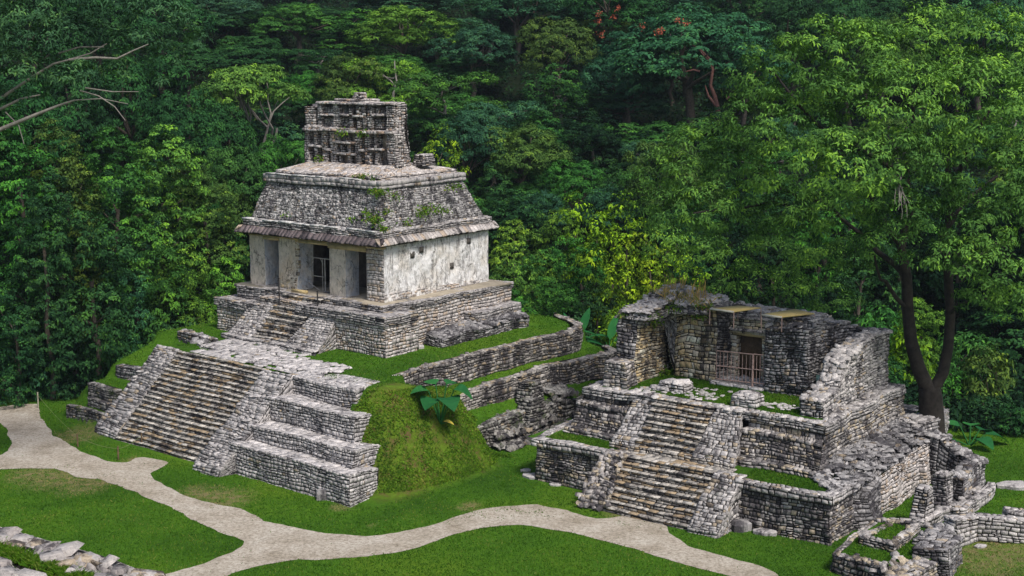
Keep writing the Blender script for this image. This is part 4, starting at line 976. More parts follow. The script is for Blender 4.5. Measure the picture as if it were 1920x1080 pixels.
# rooms
KR = dict(ch=.18, ln=.31, dep=.14, tint=(0, 1), wave=.45, jit=.9)
M = MB()
block(M, rect(-11.15, 7.45, -9.5, 8.7), 4.9, 6.45, sides='0123', inset=.08, ch=.2, ln=.34, dep=.1, tint=(.1, 1)); M.build('front_pier', M_RUIN, rt_, warp=.08)
M = MB()
stones(M, [(-11.1, 8.6, 4.9), (-9.75, 8.6, 4.9), (-9.85, 9.3, 8.9), (-11.1, 9.1, 8.9)], **KR)
stones(M, [(-9.75, 8.6, 4.9), (-9.95, 13, 4.9), (-10.0, 13, 8.0), (-9.85, 9.3, 8.4)], **KR, mi=1)
stones(M, [(-10.0, 13, 7.9), (-10.0, 9.2, 8.3), (-9.3, 9.5, 9.3), (-9.2, 12.4, 9.6)][::-1], **KR)
stones(M, [(-11.2, 17.5, 4.9), (-11.1, 8.6, 4.9), (-11.1, 9.1, 8.9), (-11.2, 17.5, 9.3)], **KR)
M.build('side_wall', [M_DARK, M_CREAM], rt_, warp=.1)
M = MB()
# broken vault: heap of masonry carried by side wall and middle wall
block(M, [(-11.3, 8.9), (-9.2, 9.0), (-9.0, 16), (-11.3, 16)], [8.75, 8.75, 9.0, 9.0], [9.15, 9.2, 9.9, 9.7], sides='0123', ctop=[(-11.2, 9.2), (-9.4, 9.6), (-9.2, 15.6), (-11.0, 15.6)], **KR)
block(M, [(-11.2, 11.0), (-6.6, 11.7), (-6.6, 15.8), (-11.2, 15.8)], 9.0, [9.8, 9.6, 9.6, 9.8], ctop=[(-10.9, 11.6), (-7.2, 12.1), (-7.3, 15.2), (-10.8, 15.2)], sides='0123', **KR)
block(M, [(-10.9, 11.6), (-7.9, 12.0), (-8.0, 15.4), (-10.8, 15.4)], 9.5, 10.15, ctop=[(-10.5, 12.2), (-8.6, 12.5), (-8.7, 14.6), (-10.3, 14.6)], sides='0123', **KR)
rubble(M, [(-11.1, 9.0, 9.1), (-9.3, 9.3, 9.2), (-8.6, 14, 10.2), (-10.8, 14, 10.1)], 190, .4, .055, tilt=.13, lift=.04, tint=(.3, 1))
rubble(M, [(-10.4, 11.3, 9.6), (-6.7, 11.8, 9.5), (-6.7, 14.5, 9.8), (-10.2, 14.5, 10.2)], 190, .4, .055, tilt=.13, lift=.03, tint=(.3, 1))
stones(M, [(-10.4, 12.1, 8.0), (-8.9, 12.15, 8.6), (-8.9, 11.9, 9.3), (-10.4, 11.3, 9.4)], **KR)
M.build('broken_vault', M_STONE, rt_, warp=.14)
M = MB()
stones(M, [(-9.05, 12.3, 4.9), (-6.2, 12.25, 4.9), (-6.2, 12.3, 9.4), (-9.05, 12.35, 9.2)], ch=.27, ln=.38, dep=.1, jit=.8, tint=(.1, 1), wave=1, mi=0)
stones(M, [(-9.05, 13.6, 4.9), (-9.05, 12.3, 4.9), (-9.9, 12.35, 8.3), (-9.9, 13.6, 8.3)], **KR, mi=0)
stones(M, [(-10.05, 12.4, 8.0), (-9.9, 12.35, 8.0), (-9.0, 12.3, 9.2), (-10.05, 12.3, 9.2)], **KR, mi=1)
stones(M, [(-9.9, 12.32, 8.1), (-9.03, 12.3, 5.6), (-9.0, 12.28, 9.2), (-9.9, 12.3, 9.2)], **KR, mi=1)
stones(M, [(-6.2, 12.3, 4.9), (-6.2, 14.3, 4.9), (-6.2, 14.3, 9.2), (-6.2, 12.3, 9.4)], **KR, mi=1)
ragtop(M, -9, 12.1, -6.1, 13.8, 9.4, 45, .42, .1, tilt=.15, mi=1)
M.quad([(-9.05, 13.6, 4.9), (-6.2, 13.6, 4.9), (-6.2, 13.6, 9.3), (-9.05, 13.6, 9.3)][::-1], -1.0, 1)
M.build('middle_wall', [M_CREAM, M_DARK], rt_, warp=.08)
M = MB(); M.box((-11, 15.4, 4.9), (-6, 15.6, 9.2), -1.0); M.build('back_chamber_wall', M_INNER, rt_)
# sanctuary behind the gate
M = MB(); kd = dict(ch=.24, ln=.5, dep=.03, tint=(.55, 1), gap=.012)
stones(M, [(-7.2, 14.0, 4.95), (-5.75, 14.0, 4.95), (-5.75, 14.0, 7.75), (-7.2, 14.0, 7.75)], **kd)
stones(M, [(-5.75, 14.0, 4.95), (-5.75, 14.8, 4.95), (-5.75, 14.8, 7.75), (-5.75, 14.0, 7.75)], **kd)
stones(M, [(-4.1, 14.0, 4.95), (-1.0, 14.0, 4.95), (-1.0, 14.0, 7.75), (-4.1, 14.0, 7.75)], **kd)
stones(M, [(-7.2, 13.95, 7.72), (-1.0, 13.95, 7.72), (-1.0, 13.95, 7.98), (-7.2, 13.95, 7.98)], ch=.2, ln=1.0, dep=.06, tint=(.5, 1))
stones(M, [(-7.2, 14.05, 8.02), (-1.0, 14.05, 8.02), (-1.0, 14.1, 8.62), (-7.2, 14.1, 8.62)], ch=.2, ln=.5, dep=.03, tint=(.5, 1))
stones(M, [(-1.0, 14.05, 4.95), (-1.0, 17, 4.95), (-1.0, 17, 8.9), (-1.0, 14.05, 8.6)], **kd)
M.quad([(-7.2, 17, 4.95), (-7.2, 14, 4.95), (-7.2, 14, 8.6), (-7.2, 17, 8.6)])
M.build('sanctuary_wall', M_SANCT, rt_, warp=.03)
M = MB()
stones(M, [(-7.3, 13.8, 7.98), (-1.0, 13.8, 7.98), (-1.0, 14.1, 8.06), (-7.3, 14.1, 8.06)], ch=.3, ln=.3, dep=.06)
stones(M, [(-7.3, 13.8, 7.9), (-1.0, 13.8, 7.9), (-1.0, 13.8, 7.98), (-7.3, 13.8, 7.98)], ch=.08, ln=.4, dep=.03, tint=(.1, .6))
block(M, rect(-7.35, 13.95, -.9, 17), 8.6, 8.74, sides='0123', ch=.16, ln=.6, dep=.05, tint=(.1, .8))
block(M, [(-7.3, 14.3), (-.95, 14.3), (-.95, 16.9), (-7.3, 16.9)], 8.8, 9.05, inset=.25, sides='0123', ch=.12, ln=.5, dep=.06)
ragtop(M, -7.2, 14.3, -1.2, 16.6, 9.05, 70, .45, .08, tilt=.12)
M.build('sanctuary_roof', M_STONE, rt_, warp=.06)
M = MB(); M.box((-5.9, 14.5, 4.95), (-4.0, 14.6, 7.8), .5); M.build('door_board', M_WOODDOOR, rt_)
M = MB(); M.box((-5.95, 13.9, 7.62), (-3.9, 14.25, 7.76), .5); M.build('door_lintel', M_OCHRE, rt_)
M = MB(); block(M, rect(-6.25, 11.6, -2.8, 13.9), 4.9, 5.12, sides='01', ch=.2, ln=.7, dep=.05, tint=(.4, 1), topkw=dict(ch=.5, ln=.6, tint=(.4, 1))); ragtop(M, -6, 12.4, -3, 13.6, 5.14, 36, .4, .08, tilt=.15, tint=(.3, 1)); M.build('door_step', M_TIER, rt_, warp=.03)
gate = MB(); bars = []
for (a, b, c_) in ((-5.95, -3.55, 11.85),):
    for z in (5.25, 6.05, 6.95): gate.tube([(-5.95, 11.85, z), (-3.5, 11.8, z + .08)], .035, 4)
    for i in range(11): x = -5.95 + i * .245; bars.append([(x, 11.85, 5.2), (x, 11.84, 6.95)])
    gate.tube([(-3.55, 11.8, 5.1), (-3.55, 11.8, 7.05)], .07, 4)
    for z in (5.35, 6.15, 7.05): gate.tube([(-3.5, 11.8, z), (-2.75, 11.8, z + .02)], .035, 4)
    for i in range(3): x = -3.3 + i * .22; bars.append([(x, 11.8, 5.25), (x, 11.8, 7.0)])
go_ = gate.build('gate', M_GATE, rt_)
for b_ in bars: M = MB(); M.tube(b_, .022, 4); M.build('gate_bar', M_GATE, go_)
M = MB(); 
block(M, [(-2.8, 11.75), (-.05, 11.7), (.05, 13.0), (-2.8, 13.0)], 4.9, [8.75, 8.85, 8.9, 8.8], sides='0123', **KR)
block(M, [(-1.2, 13.0), (.05, 13.0), (.0, 17.2), (-1.2, 17.2)], 4.9, [8.9, 8.9, 8.6, 8.6], sides='0123', **KR)
block(M, [(-1.6, 12.4), (.0, 12.4), (-.1, 14.4), (-1.4, 14.4)], 8.85, 9.3, inset=.2, sides='0123', **KR)
ragtop(M, -2.8, 11.8, 0, 14.5, [8.9, 8.95, 9.2, 8.9], 70, .42, .09, tilt=.2)
M.box((-.95, 11.66, 6.9), (-.8, 11.72, 7.1), -1.0)
M.build('dark_wall', M_DARK, rt_, warp=.09)
M = MB()
block(M, rect(-1.2, 17.0, 2.3, 17.8), 4.9, 8.2, sides='0123', **KR); ragtop(M, -1.2, 17, 2.2, 17.8, 8.22, 30, .42, .08, tilt=.1)
M.build('back_wall', M_DARK, rt_, warp=.06)
M = MB()
prof = [(7.8, 5.9), (9.3, 6.0), (9.9, 6.3), (10.5, 6.9), (11.0, 7.5), (11.8, 7.85), (12.8, 8.05), (14.2, 8.15), (17.8, 8.2)]
x0, x1 = 1.3, 2.6
for (ya, za), (yb, zb) in zip(prof[:-1], prof[1:]):
    xa1, xb1 = x1 - (ya - 7.8) * .03, x1 - (yb - 7.8) * .03
    stones(M, [(xa1, ya, 4.9), (xb1, yb, 4.9), (xb1, yb, zb), (xa1, ya, za)], **KR, mi=0)
    stones(M, [(x0, yb, 4.9), (x0, ya, 4.9), (x0, ya, za), (x0, yb, zb)], **KR, mi=1)
    n_ = max(1, int((yb - ya) / .25)); 
    for i in range(n_):
        f0, f1 = i / n_, (i + 1) / n_; y0_, y1_ = ya + (yb - ya) * f0, ya + (yb - ya) * f1; za_, zb_ = za + (zb - za) * f0, za + (zb - za) * f1
        stones(M, [(x0, y0_ - .08, za_), (xa1, y0_ - .08, za_), (xb1, y1_, max(zb_ - .05, za_ + .02)), (x0, y1_, max(zb_ - .05, za_ + .02))], ch=.3, ln=.42, dep=.08, tint=(.3, 1), mi=0)
        if zb_ - za_ > .08: stones(M, [(x0, y0_ - .08, za_ - .2), (xa1, y0_ - .08, za_ - .2), (xa1, y0_ - .06, za_ + .02), (x0, y0_ - .06, za_ + .02)], ch=.11, ln=.4, dep=.1, mi=0)
    rubble(M, [(x0, ya, za), (xa1, ya, za), (xb1, yb, zb), (x0, yb, zb)], int(10 * (yb - ya)) + 3, .42, .09, tilt=.12, lift=.04, tint=(.2, 1))
stones(M, [(x0, 7.8, 4.9), (x1, 7.8, 4.9), (x1, 7.8, 5.9), (x0, 7.8, 5.9)], **KR, mi=0)
M.build('stepped_side_wall', [M_STONE, M_DARK], rt_, warp=.08)
# canopies over the carved panels
def sheet(pts, name, mat, parent=rt_, th=.06, label=None):
    M = MB(); p = [np.array(q, float) for q in pts]; M.hexa(p + [q + np.array([0, 0, th]) for q in p], .5); o = M.build(name, mat, parent); return o
def canopy(px4, z):
    q = [(*FR.Z(a, b, z), z) for a, b in px4]; o = sheet(q, 'canopy', M_SHEET)
    q2 = [np.array(q[0]) - (0, .03, .02), np.array(q[1]) - (0, .03, .02), np.array(q[1]) + (0, .05, -.02), np.array(q[0]) + (0, .05, -.02)]; M = MB(); M.hexa(q2 + [p + np.array([0, 0, .1]) for p in q2], .5); M.build('canopy_edge', M_SHEETEDGE, o)
    for p in q: M = MB(); M.tube([(p[0], p[1], 8.6), (p[0], p[1], z)], .035, 4); M.build('canopy_post', M_GATE, o)
canopy([(1331, 580), (1376, 586), (1427, 578.5), (1384, 574.5)], 9.5)
canopy([(1428, 591), (1466, 596), (1527, 589.5), (1490, 581)], 9.42)
for (x, y, sx, sy, z) in ((-7.8, 8.3, 1.7, 1.1, 5.5), (-2.75, 7.5, 1.55, 1.2, 5.55)):
    M = MB(); block(M, rect(x, y, x + sx, y + sy), 4.95, z, inset=.04, sides='0123', ch=.2, ln=.35, dep=.08, tint=(.2, 1), topkw=dict(ch=.5, ln=.6, tint=(.5, 1), dep=.1))
    if x < -5: ragtop(M, x - .4, y - .1, x + .5, y + .5, 5.1, 8, .5, .14, tilt=.1)
    rubble(M, [(x + .1, y + .2, z), (x + sx - .2, y + .2, z), (x + sx - .2, y + sy - .2, z), (x + .1, y + sy - .2, z)], 5, .6, .12, tilt=.08, lift=.07, tint=(.5, 1))
    M.build('pillar_stub', M_TIER, rt_, warp=.06)
# dry grasses and weeds on the vault
M = MB()
n = 330; p = np.stack([rng.uniform(-10.9, -6.9, n), rng.uniform(11, 14.5, n), rng.uniform(9.6, 10.15, n)], 1); p[:, 2] = np.interp(p[:, 0], [-10.9, -10.4, -8.6, -6.9], [9.4, 10.1, 10.1, 9.5])
blades(M, p, .3, .025, .5)
for _ in range(9):
    q = np.tile([rng.uniform(-10.8, -7.2), rng.uniform(11, 14), 9.8], (10, 1)) + rng.normal(0, .05, (10, 3)); blades(M, q, 1.1, .02, .1, tint=(.5, 1))
n = 90; p = np.stack([rng.uniform(-9.8, -6.3, n), rng.uniform(11.3, 12.2, n), rng.uniform(9.3, 9.9, n)], 1); blades(M, p, .35, .03, .7)
M.build('dry_grass', M_STRAW, rt_)['kind'] = 'stuff'
M = MB()
for (x, y, z, r, k) in ((-9.6, 10.2, 8.9, .35, 160), (-8.7, 11.6, 9.4, .35, 160), (-9.8, 10.8, 8.4, .3, 90), (-7.3, 11.9, 8.9, .25, 70), (-6.9, 12.0, 9.5, .3, 80), (-10.9, 9.1, 9.0, .2, 50), (-9.6, 12.2, 5.1, .3, 100)): tuft(M, (x, y, z), r, k, .22)
M.build('weeds', M_WEED, rt_)['kind'] = 'stuff'
# little board in the passage, on its own stand
M = MB(); M.box((.22, 12.35, 5.25), (.24, 12.4, 6.1), .5, 1); M.box((.2, 12.3, 5.75), (.55, 12.34, 6.2), .5, 0); M.tube([(-.1, 12.4, 6.3), (1.3, 12.2, 6.15)], .03, 4, .5, 1)
o = M.build('notice_board', [M_SIGN, M_WOOD]); o.location = (FR.o[0], FR.o[1], 0); o.rotation_euler = (0, 0, FR.a); tag(o, 'small pale green board in the dark passage of the ruined temple', 'sign')

# ------------------------------------------------------------------ ruined annex on the right flank of the ruined temple
ann = empty('ruined_annex', FR); tag(ann, 'collapsed stone annex with a pale battered wall on the right flank of the ruined temple', 'ruin')
M = MB()
rows = 9
for i in range(rows):
    f0, f1 = i / rows, (i + 1) / rows
    xa, xb = 5.75 + (3.5 - 5.75) * f0, 5.75 + (3.5 - 5.75) * f1; za, zb = 2.2 + .95 * f0, 2.2 + .95 * f1
    stones(M, [(xa, 4.9 + f0, za), (xa - .1, 17, za + .25), (xb - .1, 17.2, zb + .1), (xb, 5.2 + f1, zb - .05)], ch=.13, ln=.42, dep=.24, jit=1.2, tint=(0, .9), wave=.6)
rubble(M, [(5.7, 4.6, 2.35), (5.7, 16.5, 2.65), (3.6, 17, 3.3), (3.7, 6.0, 3.15)], 260, .4, .05, tilt=.12, lift=.03, tint=(0, .7))
rubble(M, [(5.3, 2.9, 2.4), (5.7, 5.4, 2.4), (3.7, 6.0, 3.0), (3.5, 5.4, 2.6)], 70, .4, .1, tilt=.4, lift=.02)
M.build('rubble_slope', M_DARK, ann, warp=.12)
M = MB()
stones(M, [(5.85, 7.6, -.3), (6.0, 15.8, -.1), (5.75, 15.8, 2.55), (5.75, 7.6, 2.15)], ch=.2, ln=.28, dep=.06, tint=(.35, 1), wave=1, jit=.8)
M.build('pale_wall', M_TEMPLE, ann, warp=.08)
M = MB()
block(M, [(5.5, 5.0), (6.45, 6.2), (6.3, 7.9), (5.2, 7.7)], -.3, [1.9, 1.6, 2.25, 2.5], sides='0123', ctop=[(5.3, 5.3), (6.0, 6.3), (5.9, 7.7), (5.2, 7.7)], ch=.19, ln=.4, dep=.14, jit=1, tint=(0, .8))
M.build('wall_stump', M_DARK, ann, warp=.1)
M = MB()
pr = [(5.7, 2.9), (6.3, 2.75), (6.9, 2.35), (7.5, 2.0), (8.2, 1.75), (8.7, 1.6)]
for (xa, za), (xb, zb) in zip(pr[:-1], pr[1:]):
    stones(M, [(xa, 15.6, 0), (xb, 15.5, 0), (xb, 15.5, zb), (xa, 15.6, za)], ch=.18, ln=.38, dep=.1, tint=(0, .7))
    for i in range(3):
        f = i / 3; x_ = xa + (xb - xa) * f; z_ = za + (zb - za) * f
        stones(M, [(x_, 15.5, z_), (x_ + (xb - xa) / 3, 15.45, z_ - .02), (x_ + (xb - xa) / 3, 16.6, z_ - .02), (x_, 16.6, z_)], ch=.4, ln=.4, dep=.07, tint=(.3, 1))
    rubble(M, [(xa, 15.5, za), (xb, 15.5, zb), (xb, 16.6, zb), (xa, 16.6, za)], 9, .42, .09, tilt=.1, lift=.05, tint=(.2, 1))
stones(M, [(8.7, 15.5, 0), (8.7, 16.6, 0), (8.7, 16.6, 1.6), (8.7, 15.5, 1.6)], **K); stones(M, [(8.7, 16.6, 0), (5.6, 16.7, 0), (5.6, 16.7, 2.9), (8.7, 16.6, 1.6)], **K)
M.build('stepped_wall', M_DARK, ann, warp=.08)
M = MB()
block(M, [(3.0, 17.2), (4.7, 16.2), (5.4, 18.0), (4.6, 22.0)], 0, [3.15, 3.1, 3.2, 3.0], sides='0123', **KR); ragtop(M, 3.3, 16.5, 5.0, 18.5, 3.2, 30, .5, .1, tilt=.12)
block(M, [(3.0, 21.5), (4.3, 21.5), (4.3, 22.2), (3.0, 22.2)], 0, 3.1, sides='0123', **KR)
stones(M, [(1.0, 17.9, 2.9), (3.2, 17.6, 2.9), (3.2, 22, 2.9), (1.0, 22, 2.9)], ch=.5, ln=.5, dep=.04, mortar=True, drop=.5)
M.build('rear_wall', M_STONE, ann, warp=.1)

# ------------------------------------------------------------------ pillars, curbs and little ruins on the right lawn
def stone_thing(name, label, cat, fn, mat=M_DARK, frame=FR, warp=.08, group=None):
    M = MB(); fn(M); return root_mesh(M, name, mat, frame, label, cat, warp, group)
kp = dict(ch=.17, ln=.3, dep=.07, tint=(.1, 1), jit=.7)
stone_thing('stone_pillar', 'nearest of the two free standing square stone pillars on the right lawn', 'pillar', lambda M: block(M, rect(7.75, 7.6, 8.55, 8.55), .1, 2.15, inset=.05, sides='0123', **kp), M_STONE, group='stone pillars on the right lawn')
stone_thing('stone_pillar', 'square stone pillar behind the nearest one, beside the mossy curb', 'pillar', lambda M: block(M, rect(7.9, 10.15, 8.7, 11.2), .1, 2.25, inset=.05, sides='0123', **kp), M_STONE, group='stone pillars on the right lawn')
def f(M): block(M, rect(7.75, 12.6, 8.75, 15.3), .1, [1.45, 1.5, 1.85, 1.8], inset=.05, sides='0123', **kp); ragtop(M, 7.9, 12.8, 8.6, 14.5, 1.6, 8, .4, .1)
stone_thing('wall_block', 'thick square wall stub at the foot of the dark stepped wall', 'wall stub', f, M_DARK)
def f(M):
    wall_run(M, [(8.35, 6.3), (8.55, 7.2), (8.75, 9.3), (8.9, 10.2)], [0] * 4, [.55, .6, .65, .6], th=.35, ch=.2, ln=.4, dep=.06, tint=(.2, 1))
    wall_run(M, [(9.05, 9.9), (9.55, 10.4), (9.65, 14.0), (9.5, 15.6)], [0] * 4, [.55, .62, .68, .7], th=.4, ch=.2, ln=.4, dep=.06, tint=(.2, 1))
    rubble(M, [(8.6, 10.6, .5), (9.3, 10.6, .45), (9.3, 15, .5), (8.6, 15, .55)], 40, .34, .06, tilt=.1)
stone_thing('stone_curb', 'low curb of stones along the feet of the square pillars', 'curb', f, M_STONE)
def f(M):
    a, b, c, d = (7.15, -.9), (9.9, -1.5), (9.0, 6.3), (6.75, 4.8)
    stones(M, [(*a, -.2), (*b, -.2), (*b, .95), (*a, .9)], **KR); stones(M, [(*d, -.2), (*a, -.2), (*a, .9), (*d, .9)], **KR)
    for (p_, q_, r_, t_) in (((7.1, -.95), (9.9, -1.55), (9.85, -1.15), (7.4, -.6)), ((6.7, 4.85), (7.1, -.95), (7.4, -.6), (7.05, 4.7))):
        stones(M, [(*p_, .92), (*q_, .95), (*r_, .95), (*t_, .92)], ch=.25, ln=.4, dep=.07, tint=(.3, 1))
    rubble(M, [(7.0, -.9, .96), (9.8, -1.5, .98), (9.8, -1.2, .98), (7.2, -.6, .96)], 14, .34, .06, tilt=.1)
    M.quad([(*b, -.2), (11.2, 1.2, -.2), (11.2, 1.2, .75), (*b, .75)]); M.quad([(11.2, 1.2, -.2), (*c, -.2), (*c, .75), (11.2, 1.2, .75)])
    wall_run(M, [(7.6, 1.2), (9.35, .95), (9.35, 2.5), (9.2, 4.5), (7.75, 4.8), (7.6, 3), (7.6, 1.3)], [.7] * 7, [1.25, 1.3, 1.3, 1.3, 1.15, 1.15, 1.2], th=.35, ch=.16, ln=.36, dep=.08, tint=(.1, 1))
    wall_run(M, [(6.9, 4.9), (8.5, 5.6), (9.6, 5.2)], [.6] * 3, [1.0, 1.0, 1.0], th=.2, ch=.2, ln=.3, dep=.06)
low = stone_thing('low_ruin', 'low mossy stone platform ruin with a square ring on top, at the lower right', 'ruin', f, M_RUIN)
M = MB(); M.quad([(7.2, -.8, .86), (9.9, -1.4, .86), (11.1, 1.2, .86), (9.1, 6.2, .86)], .5); M.quad([(7.2, -.8, .86), (9.1, 6.2, .86), (9.0, 6.25, .86), (6.9, 4.8, .86)], .5); M.quad([(7.7, 1.3, 1.12), (9.2, 1.1, 1.12), (9.1, 4.4, 1.08), (7.75, 4.6, 1.08)], .5); M.build('turf_top', M_LAWN, low)
M = MB(); turf(7.3, 9.6, -.8, 5.2, .88, 3600); turf(7.8, 9.0, 1.5, 4.3, 1.13, 900); turf(9.4, 10.8, -.6, 2.5, .88, 1500); M.build('turf_grass', M_GRASS, low)['kind'] = 'stuff'
def f(M):
    block(M, [(10.2, .9), (11.9, 1.5), (11.7, 3.9), (10.3, 3.6)], -.1, 1.35, inset=.05, sides='0123', **kp)
    block(M, [(9.6, 2.6), (10.4, 2.7), (10.4, 3.9), (9.6, 3.8)], .2, 1.2, inset=.05, sides='0123', **kp); ragtop(M, 9.7, 3.3, 10.8, 5.0, 1.25, 16, .5, .1)
stone_thing('stone_block', 'heavy L shaped stack of masonry on the right end of the low platform ruin', 'ruin', f, M_DARK)
def f(M):
    for i in range(5): block(M, [(9.0 + i * .34, -2.9 + i * .02), (9.9 + i * .34, -3.2 + i * .02), (11.0 + i * .14, .6), (10.1 + i * .14, .8)], -.2, .25 + .2 * i, sides='013', ch=.18, ln=.36, dep=.08, tint=(.1, 1))
    ragtop(M, 9.6, -2.4, 11.2, .6, 1.0, 30, .4, .09)
stone_thing('rubble_steps', 'broken rubble steps at the bottom edge in front of the low platform ruin', 'steps', f, M_RUIN)
def f(M):
    wall_run(M, [(10.65, 5.9), (11.25, 7.4), (13.3, 8.6)], [0] * 3, [1.45, 1.3, 1.15], th=.7, ch=.2, ln=.38, dep=.1, tint=(.1, 1))
stone_thing('low_wall', 'low free standing stone wall with a square end on the right lawn', 'wall', f, M_STONE)
def f(M): wall_run(M, [(12.05, 9.3), (13.2, 9.9), (15.5, 10.6)], [0] * 3, [1.3, 1.25, 1.2], th=.7, ch=.2, ln=.38, dep=.1, tint=(.1, 1))
stone_thing('low_wall', 'second low stone wall, cut by the right edge behind the square ended one', 'wall', f, M_STONE)
def slab_stone(px, py, z, sx, sy, h, yaw, label, name='flat_stone', mat=M_TIER, grp=None, seed=0):
    p = P(px, py, z); p[2] = float(height(p[0], p[1])) if z < 2 else z; M = MB(); r2 = np.random.default_rng(seed)
    n = 7; th = np.arange(n) / n * 2 * PI + r2.uniform(-.25, .25, n); rr = r2.uniform(.8, 1.08, n)
    def ring(k, zz): return [(math.cos(t) * sx * r * k, math.sin(t) * sy * r * k, zz + r2.uniform(-.03, .03) * h * 3) for t, r in zip(th, rr)]
    a, b, c = ring(1.0, -.1), ring(1.04, h * .7), ring(.82, h)
    V = a + b + c + [(0, 0, h * 1.02)]
    F = [[i, (i + 1) % n, n + (i + 1) % n, n + i] for i in range(n)] + [[n + i, n + (i + 1) % n, 2 * n + (i + 1) % n, 2 * n + i] for i in range(n)] + [[2 * n + i, 2 * n + (i + 1) % n, 3 * n, 3 * n] for i in range(n)]
    V = np.array(V); F2 = []; 
    for q in F: F2.append(q if q[2] != q[3] else [q[0], q[1], q[2], q[0]])
    me = bpy.data.meshes.new(name); me.from_pydata([tuple(v) for v in V], [], [q if len(set(q)) == 4 else [q[0], q[1], q[2]] for q in F2]); me.update()
    at = me.attributes.new('tint', 'FLOAT', 'FACE'); at.data.foreach_set('value', np.full(len(me.polygons), .6, 'f')); me.materials.append(mat)
    o = bpy.data.objects.new(name, me); C.objects.link(o); o.location = p; o.rotation_euler = (0, 0, yaw); tag(o, label, 'stone', grp)
    return o
slab_stone(1003, 893, .05, .75, .6, .16, -.3, 'large flat grey slab on the grass at the left corner of the ruined temple', seed=1)
slab_stone(1042, 908, .05, .45, .3, .1, .2, 'small pale slab lying on grass right of the large grey slab', seed=2)
slab_stone(986, 883, .05, .35, .28, .14, .2, 'small stone tucked behind the large grey slab', seed=3)
slab_stone(1388, 992, .05, .6, .5, .5, .4, 'angular boulder leaning at the foot of the right balustrade', 'boulder', M_DARK, seed=4)
slab_stone(1436, 999, .05, .75, .42, .22, -.1, 'flat dark grey stone on the grass before the lower platform wall', seed=5)
slab_stone(604, 934, .05, .42, .38, .55, .3, 'lone dark boulder on the grass before the lowest tier wall', 'boulder', M_DARK, seed=6)
slab_stone(1905, 898, .5, 1.3, .7, .25, 0, 'pale stones at the right edge of the far lawn', seed=7)
slab_stone(1838, 1024, .05, .4, .22, .12, .3, 'small flat stone on the yellowish lawn at the lower right', seed=8)
slab_stone(1128, 720, 2.4, .5, .25, .2, .4, 'pale stone lying on the terrace grass left of the ruined temple', seed=9)
slab_stone(470, 660, 5.35, .5, .3, .12, 0, 'square stone at the centre of the paving before the short stair', seed=10)
slab_stone(787, 655, 5.3, .35, .3, .3, 0, 'pale loose stone in the corner beside the tall temple platform', seed=11)

# ------------------------------------------------------------------ foreground: top of the pyramid the photo was taken from
fgw = empty('near_terrace_wall'); tag(fgw, 'large weathered stones on the near wall top at the lower left corner', 'wall')
ZF = 12.4
def PF(px, py, z=ZF): return P(px, py, z)
M = MB()
def frow(pts_a, pts_b, n, sz, zt, th):
    for i in range(n):
        f = (i + rng.uniform(.2, .8)) / n; a = PF(*pts_a, zt); b = PF(*pts_b, zt); p = a + (b - a) * f + np.append(rng.normal(0, sz * .18, 2), rng.uniform(-.06, .04))
        rubble(M, [p, p + (.01, 0, 0), p + (.01, .01, 0), p + (0, .01, 0)], 1, sz, th, tilt=.16, tint=(.1, .9))
def fband(a0, a1, b0, b1, z, seed_ch=.42, ln=.62):
    q = [PF(*b0, z), PF(*b1, z), PF(*a1, z), PF(*a0, z)]
    stones(M, q, ch=seed_ch, ln=ln, dep=.2, gap=.035, jit=1.6, tint=(.05, .95), wave=1.2, back=.1)
fband((-60, 976), (330, 1094), (-60, 1000), (230, 1096), ZF - .05)
fband((-60, 1034), (120, 1100), (-60, 1075), (40, 1110), ZF - .03)
for (a, b), n, sz in ((((-40, 985), (300, 1088)), 9, .6), (((-20, 1004), (220, 1090)), 7, .55), (((-40, 1045), (90, 1100)), 5, .6)): frow(a, b, n, sz, ZF + .05, .08)
M.build('top_stones', stone_mat('pale_weathered_stone', light=(.44, .41, .39), mid=(.3, .27, .26), stain=.35, moss=.14, white=.35, warm_amt=.2, scale=3.0), fgw)
M = MB()
a, b = PF(-60, 972, ZF - .12), PF(330, 1092, ZF - .12); dv = b - a; a = a - dv * .6; b = b + dv * 1.4; nrm_ = np.array([dv[1], -dv[0], 0]); nrm_ /= np.linalg.norm(nrm_); nrm_ *= -1 if nrm_[1] > 0 else 1
for k, (o0, z0, o1, z1) in enumerate(((0, ZF - .12, 3.5, ZF - .12), (0, ZF - .12, -1.2, 9), (-1.2, 9, -2.8, 9), (-2.8, 9, -4.0, 6), (-4, 6, -5.5, 6), (-5.5, 6, -6.7, 3), (-6.7, 3, -8.2, 3), (-8.2, 3, -9.4, -.1))):
    q = [a + nrm_ * o0, b + nrm_ * o0, b + nrm_ * o1, a + nrm_ * o1]
    for i, z in zip(range(4), (z0, z0, z1, z1)): q[i] = np.array([q[i][0], q[i][1], z])
    stones(M, q if k == 0 else [q[3], q[2], q[1], q[0]], ch=.4, ln=.55, dep=.1, tint=(.1, 1))
q = [(*(b + nrm_ * 3.5)[:2], -.1), (*(b - nrm_ * 9.4)[:2], -.1), (*b[:2], ZF - .12), (*(b + nrm_ * 3.5)[:2], ZF - .12)]; M.quad(q)
M.build('stepped_body', M_TIER, fgw, warp=.05)
M = MB(); n = 9000; f_ = rng.random(n); px_ = -50 + 235 * f_ + rng.normal(0, 5, n); py_ = 1017 + 82 * f_ + rng.normal(0, 5.5, n)
p = np.array([PF(a_, b_, ZF - .02) for a_, b_ in zip(px_, py_)]); blades(M, p, .13, .03, .6, tint=(.4, .95)); M.build('moss_strip', M_GRASS, fgw)['kind'] = 'stuff'

